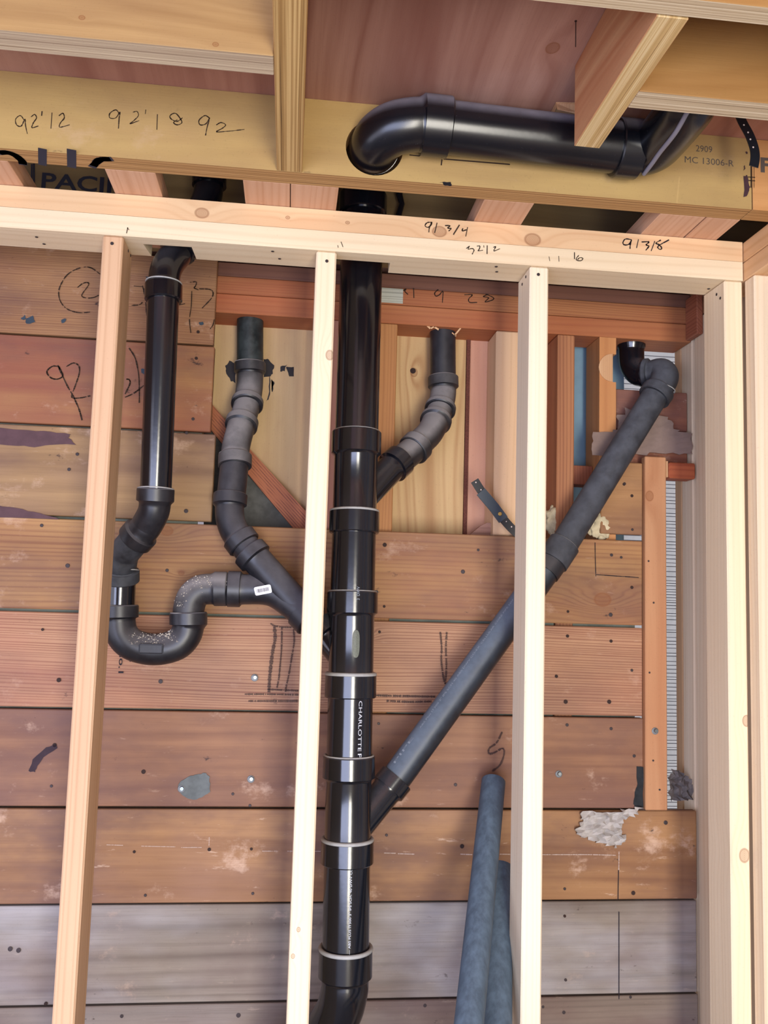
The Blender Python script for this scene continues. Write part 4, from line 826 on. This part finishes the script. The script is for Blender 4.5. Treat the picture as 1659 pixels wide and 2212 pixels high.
part('pipe', [A[1507]-DN*.01, A[1632]+DN*.02], R3)
part('wye', [A[1632], A[1865]], R3, (A[1683]-A[1632]).length, (A[1865]-A[1812]).length, extra=[dict(pts=[A[1812]-DN*.0, (0.2131, 1.7520, 1.3264), (0.2317, 1.7570, 1.3480)], r=R2, h1=.033)], rings=[gr(1632, .0024), (A[1812]+DN*.001, DN, R3*1.06, .0042)])
part('pipe', [A[1865]-DN*.01, A[2048]+DN*.02], R3)
part('elbow', [A[2048], A[2112], (0.1350, 1.7000, 0.9673), (0.1266, 1.7100, 0.9257), (0.1013, 1.7300, 0.8754), (0.0596, 1.7550, 0.8308), (0.0167, 1.7700, 0.7950)], R3, (A[2112]-A[2048]).length, .05, mat=ABS, rings=[gr(2048, .0042, 1.08)])
part('pipe', [(0.0253, 1.7660, 0.8027), (-0.2419, 1.8200, 0.5995)], R3)
# upper end of the stack, through the plates to the ceiling elbow
part('elbow', [A[455]+DN*.01, A[410], A[380], (0.1241, 1.7350, 2.6212), (0.1281, 1.6800, 2.6126), (0.1272, 1.6000, 2.5773), (0.1242, 1.5300, 2.5409), (0.1219, 1.4700, 2.5082)], R3, .046, .0, mat=ABS, hk=1.14)
# ceiling run
part('elbow', [(0.1236, 1.5000, 2.5228), (0.1215, 1.4660, 2.5077), (0.1292, 1.4370, 2.5106), (0.1498, 1.4190, 2.5178), (0.1772, 1.4120, 2.5232), (0.2065, 1.4120, 2.5267), (0.2483, 1.4120, 2.5255)], R3, 0, .052, mat=ABS_CEIL, rings=[])
part('pipe', [(0.2343, 1.4120, 2.5259), (.575, 1.412, 2.5160)], R3, mat=ABS_CEIL)
CZ = 2.5160
part('elbow', [(.5480, 1.412, CZ), (.592, 1.412, CZ), (.603, 1.408, CZ), (.613, 1.396, CZ), (.6165, 1.372, CZ), (.6165, 1.300, CZ), (.6165, 1.262, CZ+.004), (.6165, 1.243, CZ+.025), (.6165, 1.2365, CZ+.120)], R3, .045, 0, mat=ABS_CEIL)
part('mold_seam', [(.6015, 1.412, CZ-.0445), (.6010, 1.380, CZ-.0440), (.5995, 1.34, CZ-.0425), (.5985, 1.28, CZ-.0420), (.5990, 1.235, CZ-.030)], .0040, mat=plain('seam_grey', '7a7680', .6), seg=10)

# left vent and trap branch
part('elbow', [(-0.2005, 1.7500, 2.6209), (-0.1989, 1.7500, 2.5784), (-0.1990, 1.7500, 2.5501), (-0.2008, 1.7450, 2.5193), (-0.2120, 1.7350, 2.4797), (-0.2271, 1.7200, 2.4422), (-0.2385, 1.7050, 2.4095), (-0.2467, 1.6900, 2.3766)], R2, 0, .02, mat=ABS)
part('coupling', [(-0.1995, 1.7500, 2.5987), (-0.1979, 1.7500, 2.5482)], R2*1.17, mat=ABS)
part('elbow', [(-0.2402, 1.7050, 2.4074), (-0.2481, 1.6880, 2.3728), (-0.2574, 1.6780, 2.3519), (-0.2640, 1.6700, 2.3294), (-0.2658, 1.6670, 2.3056), (-0.2643, 1.6650, 2.2659)], R2, .028, .036, mat=ABS, rings=[((-0.2657, 1.6670, 2.3038), (0, 0, 1), R2*1.12, .0014)])
part('pipe', [(-0.2650, 1.6650, 2.2854), (-0.2637, 1.7000, 1.8896)], R2, mat=ABS)
part('elbow', [(-0.2640, 1.7000, 1.9032), (-0.2643, 1.7030, 1.8755), (-0.2678, 1.7100, 1.8561), (-0.2804, 1.7250, 1.8342), (-0.2869, 1.7300, 1.8253), (-0.3069, 1.7450, 1.8036)], R2, .028, .026, mat=ABS_HALF, label='elbow with a dusty upper side', rings=[((-0.2639, 1.7000, 1.9023), (0, 0, 1), R2*1.12, .0013)])
part('elbow', [(-0.2974, 1.7380, 1.8136), (-0.3136, 1.7500, 1.7954), (-0.3296, 1.7700, 1.7775), (-0.3350, 1.7800, 1.7601), (-0.3370, 1.7900, 1.7465), (-0.3374, 1.8000, 1.7224)], R2, 0, .026, mat=ABS_DULL, label='dull grey scuffed elbow', rings=[((-0.3370, 1.7900, 1.7465), (0, 0, 1), R2*1.12, .0013)])
TY = 1.81
part('pipe', [(-0.3401, 1.8050, 1.7374), (-0.3394, 1.8100, 1.6625)], R2, mat=ABS)
part('trap_bend', [(-0.3401, 1.8100, 1.6746), (-0.3380, 1.8100, 1.6392), (-0.3302, 1.8100, 1.6142), (-0.3080, 1.8100, 1.5952), (-0.2662, 1.8100, 1.5869), (-0.2252, 1.8100, 1.5962), (-0.2058, 1.8100, 1.6154), (-0.2004, 1.8100, 1.6381), (-0.2017, 1.8100, 1.6635)], R2*1.06, .028, .028, mat=ABS_HALF, label='U-shaped trap bend with plaster crumbs', rings=[((-0.3401, 1.8100, 1.6737), (0, 0, 1), R2*1.14, .0013), ((-0.2016, 1.8100, 1.6616), (0, 0, 1), R2*1.17, .0014)])
part('elbow', [(-0.2012, 1.8100, 1.6522), (-0.2012, 1.8100, 1.6710), (-0.1950, 1.8100, 1.6948), (-0.1789, 1.8100, 1.7095), (-0.1546, 1.8100, 1.7131), (-0.1255, 1.8100, 1.7140)], R2*1.05, 0, .029, mat=ABS_DUSTY, label='dust-covered elbow speckled with plaster', hk=1.12)
vs, fs = box_data(-.024, .024, -.0015, .004, -.010, .010, .003); pc = Vector((-0.2674, 1.7750, 1.5899)); mesh_obj('cleanout_pad', [v+pc for v in vs], fs, ABS_DULL, ds)
# mid-left branch
part('pipe', [(-0.1142, 1.9570, 2.3686), (-0.1079, 1.9570, 2.2157)], R2, mat=abs_plastic('greenish_abs', col='131a1c', dust=.3, dustcol='4a5554', overall=.4, rough=.38))
part('elbow', [(-0.1087, 1.9570, 2.2341), (-0.1073, 1.9570, 2.2027), (-0.1070, 1.9520, 2.1765), (-0.1081, 1.9420, 2.1526), (-0.1092, 1.9250, 2.1251)], R2, .026, .018, mat=ABS_DUSTY, label='short elbow coated grey with dust', rings=[((-0.1086, 1.9570, 2.2320), (0, 0, 1), R2*1.12, .0012)])
part('pipe', [(-0.1092, 1.9300, 2.1316), (-0.1184, 1.8900, 2.0639)], R2*.97, mat=ABS_DUSTY)
part('elbow', [(-0.1161, 1.9030, 2.0874), (-0.1199, 1.8850, 2.0588), (-0.1239, 1.8720, 2.0325), (-0.1260, 1.8650, 2.0109), (-0.1247, 1.8550, 1.9750)], R2, .022, .030, mat=ABS_DUSTY, label='elbow coated grey with dust', rings=[((-0.1258, 1.8630, 2.0034), (0, .1, 1), R2*1.12, .0013)])
part('pipe', [(-0.1256, 1.8550, 1.9840), (-0.1294, 1.8400, 1.8971)], R2, mat=ABS_HALF)
part('elbow', [(-0.1304, 1.8420, 1.9151), (-0.1308, 1.8380, 1.8889), (-0.1284, 1.8330, 1.8639), (-0.1202, 1.8280, 1.8403), (-0.1095, 1.8230, 1.8238), (-0.0940, 1.8180, 1.8046)], R2, .027, .027, mat=ABS_HALF, rings=[((-0.1303, 1.8420, 1.9131), (0, 0, 1), R2*1.12, .0012)])
part('pipe', [(-0.1012, 1.8200, 1.8132), (-0.0775, 1.8100, 1.7845)], R2, mat=ABS_HALF)
wy = part('wye', [(-0.0857, 1.8130, 1.7940), (-0.0655, 1.8070, 1.7733), (0.0230, 1.7800, 1.6805), (0.0501, 1.7660, 1.6534)], R2*1.04, .026, .034, mat=ABS_HALF, label='wye with a white barcode sticker',
     extra=[dict(pts=[(-0.1255, 1.8100, 1.7140), (-0.0981, 1.8100, 1.7139), (-0.0312, 1.8000, 1.7111), (0.0318, 1.7750, 1.6714)], r=R2*1.03, h0=.030)])
part('pipe', [(0.0366, 1.7720, 1.6660), (0.0748, 1.7520, 1.6286)], R2)
# sticker
sa, sb, sc_ = Vector((-0.0701, 1.7690, 1.7181)), Vector((-0.0369, 1.7670, 1.7256)), Vector((-0.0656, 1.7690, 1.7014)); sx = (sb-sa); sy = (sc_-sa); sn = sx.cross(sy).normalized()
if sn.y > 0: sn = -sn
def quad_on(o0, ux, uy, a, b, c, d, off): return [o0+ux*a+uy*c+sn*off, o0+ux*b+uy*c+sn*off, o0+ux*b+uy*d+sn*off, o0+ux*a+uy*d+sn*off]
rp = []
for cx, cy, a0 in ((.1, .18, 180), (.9, .18, 270), (.9, .82, 0), (.1, .82, 90)):
    for k in range(5): a = math.radians(a0+k*22.5); rp.append(sa+sx*(cx+.1*math.cos(a))+sy*(cy+.18*math.sin(a)))
n = len(rp); st = mesh_obj('barcode_sticker', [p+sn*.0006 for p in rp]+[p-sn*.0006 for p in rp], [list(range(n)), [n+i for i in range(n)][::-1]]+[[i, n+i, n+(i+1) % n, (i+1) % n] for i in range(n)], STICKER, wy)
V = []; F = []; x = .12; rr = random.Random(2)
while x < .86:
    wd = rr.choice((.008, .014, .022)); q = quad_on(sa, sx, sy, x, x+wd, .28, .72, .0009); i = len(V); V += q; F.append([i, i+1, i+2, i+3]); x += wd+rr.choice((.012, .02))
mesh_obj('barcode', V, F, INK, wy)
# mid-right branch
part('pipe', [(0.3362, 1.9550, 2.3759), (0.3411, 1.9550, 2.2083)], R2, mat=ABS_HALF)
part('elbow', [(0.3407, 1.9550, 2.2261), (0.3415, 1.9520, 2.1910), (0.3380, 1.9420, 2.1697), (0.3289, 1.9200, 2.1359)], R2, .028, .016, mat=ABS_DUSTY, label='short elbow coated grey with dust', rings=[((0.3407, 1.9550, 2.2239), (0, 0, 1), R2*1.12, .0011)])
part('pipe', [(0.3317, 1.9250, 2.1437), (0.3090, 1.8850, 2.0891)], R2*.97, mat=ABS_DUSTY)
part('elbow', [(0.3189, 1.9030, 2.1135), (0.3103, 1.8870, 2.0938), (0.2968, 1.8720, 2.0712), (0.2781, 1.8560, 2.0506), (0.2568, 1.8400, 2.0261)], R2, .016, .027, mat=ABS_DUSTY, label='elbow coated grey with dust')
part('pipe', [(0.2622, 1.8430, 2.0320), (0.2179, 1.8060, 1.9904)], R2, mat=ABS_DUSTY)
# right diagonal branch
part('elbow', [(0.8024, 1.9600, 2.3599), (0.8024, 1.9600, 2.3300), (0.8024, 1.9600, 2.3093), (0.8038, 1.9550, 2.2804), (0.8126, 1.9400, 2.2587), (0.8270, 1.9250, 2.2534)], R2, .036, .012, mat=ABS, hk=1.1)
part('elbow', [(0.8222, 1.9300, 2.2533), (0.8354, 1.9180, 2.2531), (0.8502, 1.9000, 2.2537), (0.8511, 1.8820, 2.2358), (0.8353, 1.8720, 2.2071), (0.8170, 1.8660, 2.1818)], R2*1.04, .014, .026, mat=ABS_DULL, label='dull grey elbow', rings=[((0.8342, 1.8720, 2.2060), (-.3, 0, -1), R2*1.16, .0012)])
part('pipe', [(0.8268, 1.8680, 2.1958), (0.5789, 1.8200, 1.8099)], R2, mat=ABS_DULL, label='scuffed dull grey pipe')
part('coupling', [(0.5939, 1.8220, 1.8338), (0.5651, 1.8150, 1.7931)], R2*1.16, mat=ABS_DULL, rings=[((0.5939, 1.8220, 1.8338), Vector((0.5939, 1.8220, 1.8338))-Vector((0.5651, 1.8150, 1.7931)), R2*1.1, .0012)])
part('reducer', [(0.5684, 1.8160, 1.7973), (0.5476, 1.8110, 1.7694)], R2*1.06, mat=ABS_HALF)
pd = part('pipe', [(0.5728, 1.8170, 1.8035), (0.2223, 1.7540, 1.3369)], R2, mat=abs_plastic('blue_sheen_abs', col='0f141b', dust=.75, dustcol='6c7a8a', spread=(-.3, .7), overall=.05, rough=.3))
dp = (Vector((0.5654, 1.8160, 1.7932))-Vector((0.2241, 1.7540, 1.3387)))
c0 = Vector((0.2241, 1.7540, 1.3387)); dd = dp.normalized(); side = Vector((-.62, -.62, .42))
text_tube('print', 'PIPE', c0+dd*.030, dd, side, R2, .0062, .062, FADED, pd)
text_tube('print', 'ABS Plus IT300 2" IPS SCH 40 ABS DWV CO-EX  CELLULAR CORE PIPE NSF-DWV', c0+dd*.115, dd, side, R2, .0042, .36, FADED, pd)
mid = [o for o in ds.children if o.name.startswith('pipe')]
text_tube('print', 'CHARLOTTE', A[1507]+DN*.003, DN, Vector((.30, -.95, 0)), R3, .0072, .094, PRINT, mid[2])
text_tube('print', 'P', A[1632]-DN*.009, DN, Vector((.30, -.95, 0)), R3, .0078, .009, PRINT, mid[2])
text_tube('print', '\u2014 ABS PLUS IT300 3" IPS SCH. 40 DWV CO', A[2048]-DN*.004, -DN, Vector((.12, -.99, 0)), R3, .0042, .152, PRINT, mid[3])
# oval maker's badge on the middle wye
def on_stack(C, a, h, off=.0006): return C+DN*h+(Vector((math.sin(a), -math.cos(a), 0)))*(R3+off)
cb = Vector((0.1285, 1.7228, 1.6147)); V = [on_stack(cb, .12, 0, .0010)]; n = 28
for i in range(n):
    t = 2*math.pi*i/n; V.append(on_stack(cb, .12+.16*math.copysign(abs(math.cos(t))**.8, math.cos(t)), .0265*math.copysign(abs(math.sin(t))**.6, math.sin(t)), .0010))
badge = mesh_obj('oval_badge', V, [[0, 1+i, 1+(i+1) % n] for i in range(n)], plain('badge_grey', '62675a', .5, .5, noise=.5, nsc=400), ds)
text_tube('molded_figures', '3  DWV', A[1328]-DN*.028, -DN, Vector((.20, -.98, 0)), R3*1.145, .006, .026, FADED, ds)
# loose things
def loose(name, a, b, r, mat, lab):
    a, b = Vector(a), Vector(b); d = (b-a).normalized(); e = a+d*((a.z-.0008)/-d.z)
    vs, fs = tube([e-d*.0, a.lerp(e, .5), a], [r, r, r], 40, hollow=.004); o = mesh_obj(name, vs, fs, mat, smooth=True, base=True)
    o.data.set_sharp_from_angle(angle=math.radians(38)) if hasattr(o.data, 'set_sharp_from_angle') else None
    return tag(o, lab, 'loose pipe', 'loose pipes leaning on the old boards')
loose('loose_pipe', (0.4522, 1.8530, 1.3216), (0.3350, 1.5200, 0.9870), .0255, ABS_OLD, 'taller blue-grey scuffed pipe leaning on the boards left of the right stud')
loose('loose_pipe', (0.4548, 1.8000, 1.1616), (0.4052, 1.6000, 0.9483), .0262, ABS_OLD, 'shorter dark scuffed pipe leaning between the taller one and the right stud')
def strap(name, pts, wd, lab, holes=()):
    P = catmull(pts, 5); V = []; F = []
    for i, p in enumerate(P):
        t = (P[min(i+1, len(P)-1)]-P[max(i-1, 0)]).normalized(); s = t.cross(Vector((0, 1, 0))).normalized()*wd/2
        V += [p-s+Vector((0, -.001, 0)), p+s+Vector((0, -.001, 0)), p+s+Vector((0, .001, 0)), p-s+Vector((0, .001, 0))]
    for i in range(len(P)-1):
        for k in range(4): F.append([i*4+k, i*4+(k+1) % 4, i*4+4+(k+1) % 4, i*4+4+k])
    F += [[0, 1, 2, 3], [len(V)-1, len(V)-2, len(V)-3, len(V)-4]]
    return tag(mesh_obj(name, V, F, STRAP), lab, 'strap')
s_ = strap('hanger_strap', [(0.7462, 1.3600, 2.5858), (0.7558, 1.3550, 2.5520), (0.7663, 1.3500, 2.5246), (0.7733, 1.3480, 2.5004), (0.7742, 1.3470, 2.4822), (0.7708, 1.3460, 2.4654)], .0165, 'black punched strap hanging down at the upper right beside the stamped number')
for p in ((0.7577, 1.3525, 2.5439), (0.7632, 1.3490, 2.5288), (0.7667, 1.3480, 2.5159), (0.7705, 1.3460, 2.5007)): disc('strap_hole', p, (0, -1, 0), .0016, CHALK, s_, .0003)
s_ = strap('hanger_strap', [(0.4055, 1.8850, 1.9736), (0.4240, 1.8850, 1.9471), (0.4499, 1.8850, 1.9178), (0.4722, 1.8830, 1.8893), (0.4962, 1.8800, 1.8639), (0.5278, 1.8780, 1.8400)], .0195, 'black curved strap with a brass screw, left of the right stud')
vs_ = [(0.4193, 1.8830, 1.9487), (0.4495, 1.8830, 1.9155), (0.4717, 1.8810, 1.8870)]
P = [Vector(p) for p in vs_]; V = []; F = []
for i, p in enumerate(P):
    t = (P[min(i+1, 2)]-P[max(i-1, 0)]).normalized(); s = t.cross(Vector((0, 1, 0))).normalized()*.012
    V += [p-s+Vector((0, -.003, 0)), p+s+Vector((0, -.003, 0)), p+s, p-s]
for i in range(2):
    for k in range(4): F.append([i*4+k, i*4+(k+1) % 4, i*4+4+(k+1) % 4, i*4+4+k])
F += [[0, 1, 2, 3], [11, 10, 9, 8]]; mesh_obj('clip', V, F, plain('clip_grey', '2e3a44', .4), s_)
disc('screw', (0.4635, 1.8785, 1.9000), (0, -1, 0), .0045, BRASS, s_, .0015)
for p in ((0.4085, 1.8838, 1.9693), (0.4204, 1.8838, 1.9531), (0.4793, 1.8815, 1.8832), (0.4906, 1.8795, 1.8720)): disc('strap_hole', p, (0, -1, 0), .0016, CHALK, s_, .0003)

# plaster crumbs lying on the trap
CR = plain('plaster_crumb', 'b9b2a6', .8, .2)
rc = random.Random(11); V = []; F = []
def crumbs(path, n, r, tilt):
    P = catmull(path, 8); L = sum((b-a).length for a, b in zip(P, P[1:]))
    for _ in range(n):
        s = rc.uniform(0, L); c = at_len(P, s); d = (at_len(P, min(L, s+.004))-at_len(P, max(0, s-.004))).normalized()
        u = (Vector((0, -1, 0))-d*d.dot(Vector((0, -1, 0)))).normalized(); q = d.cross(u)
        if q.z < 0: q = -q
        a = rc.gauss(tilt, .30); nn = u*math.cos(a)+q*math.sin(a); p = c+nn*(r+.0004); k = rc.choice((.0007, .0009, .0012, .0020)); i = len(V)
        V.extend([p+Vector((-k, 0, -k*.5)), p+Vector((k, 0, -k*.3)), p+Vector((.1*k, 0, k)), p+nn*k*.8]); F.extend([[i, i+1, i+3], [i+1, i+2, i+3], [i+2, i, i+3], [i, i+2, i+1]])
crumbs([(-0.3231, 1.8100, 1.6023), (-0.3080, 1.8100, 1.5952), (-0.2662, 1.8100, 1.5869), (-0.2252, 1.8100, 1.5962), (-0.2101, 1.8100, 1.6097)], 170, R2*1.06, .75)
crumbs([(-0.2012, 1.8100, 1.6710), (-0.1950, 1.8100, 1.6948), (-0.1789, 1.8100, 1.7095), (-0.1546, 1.8100, 1.7131), (-0.1075, 1.8100, 1.7146)], 120, R2*1.05, .6)
cr = mesh_obj('plaster_crumbs', V, F, CR, ds); tag(cr, kind='stuff')
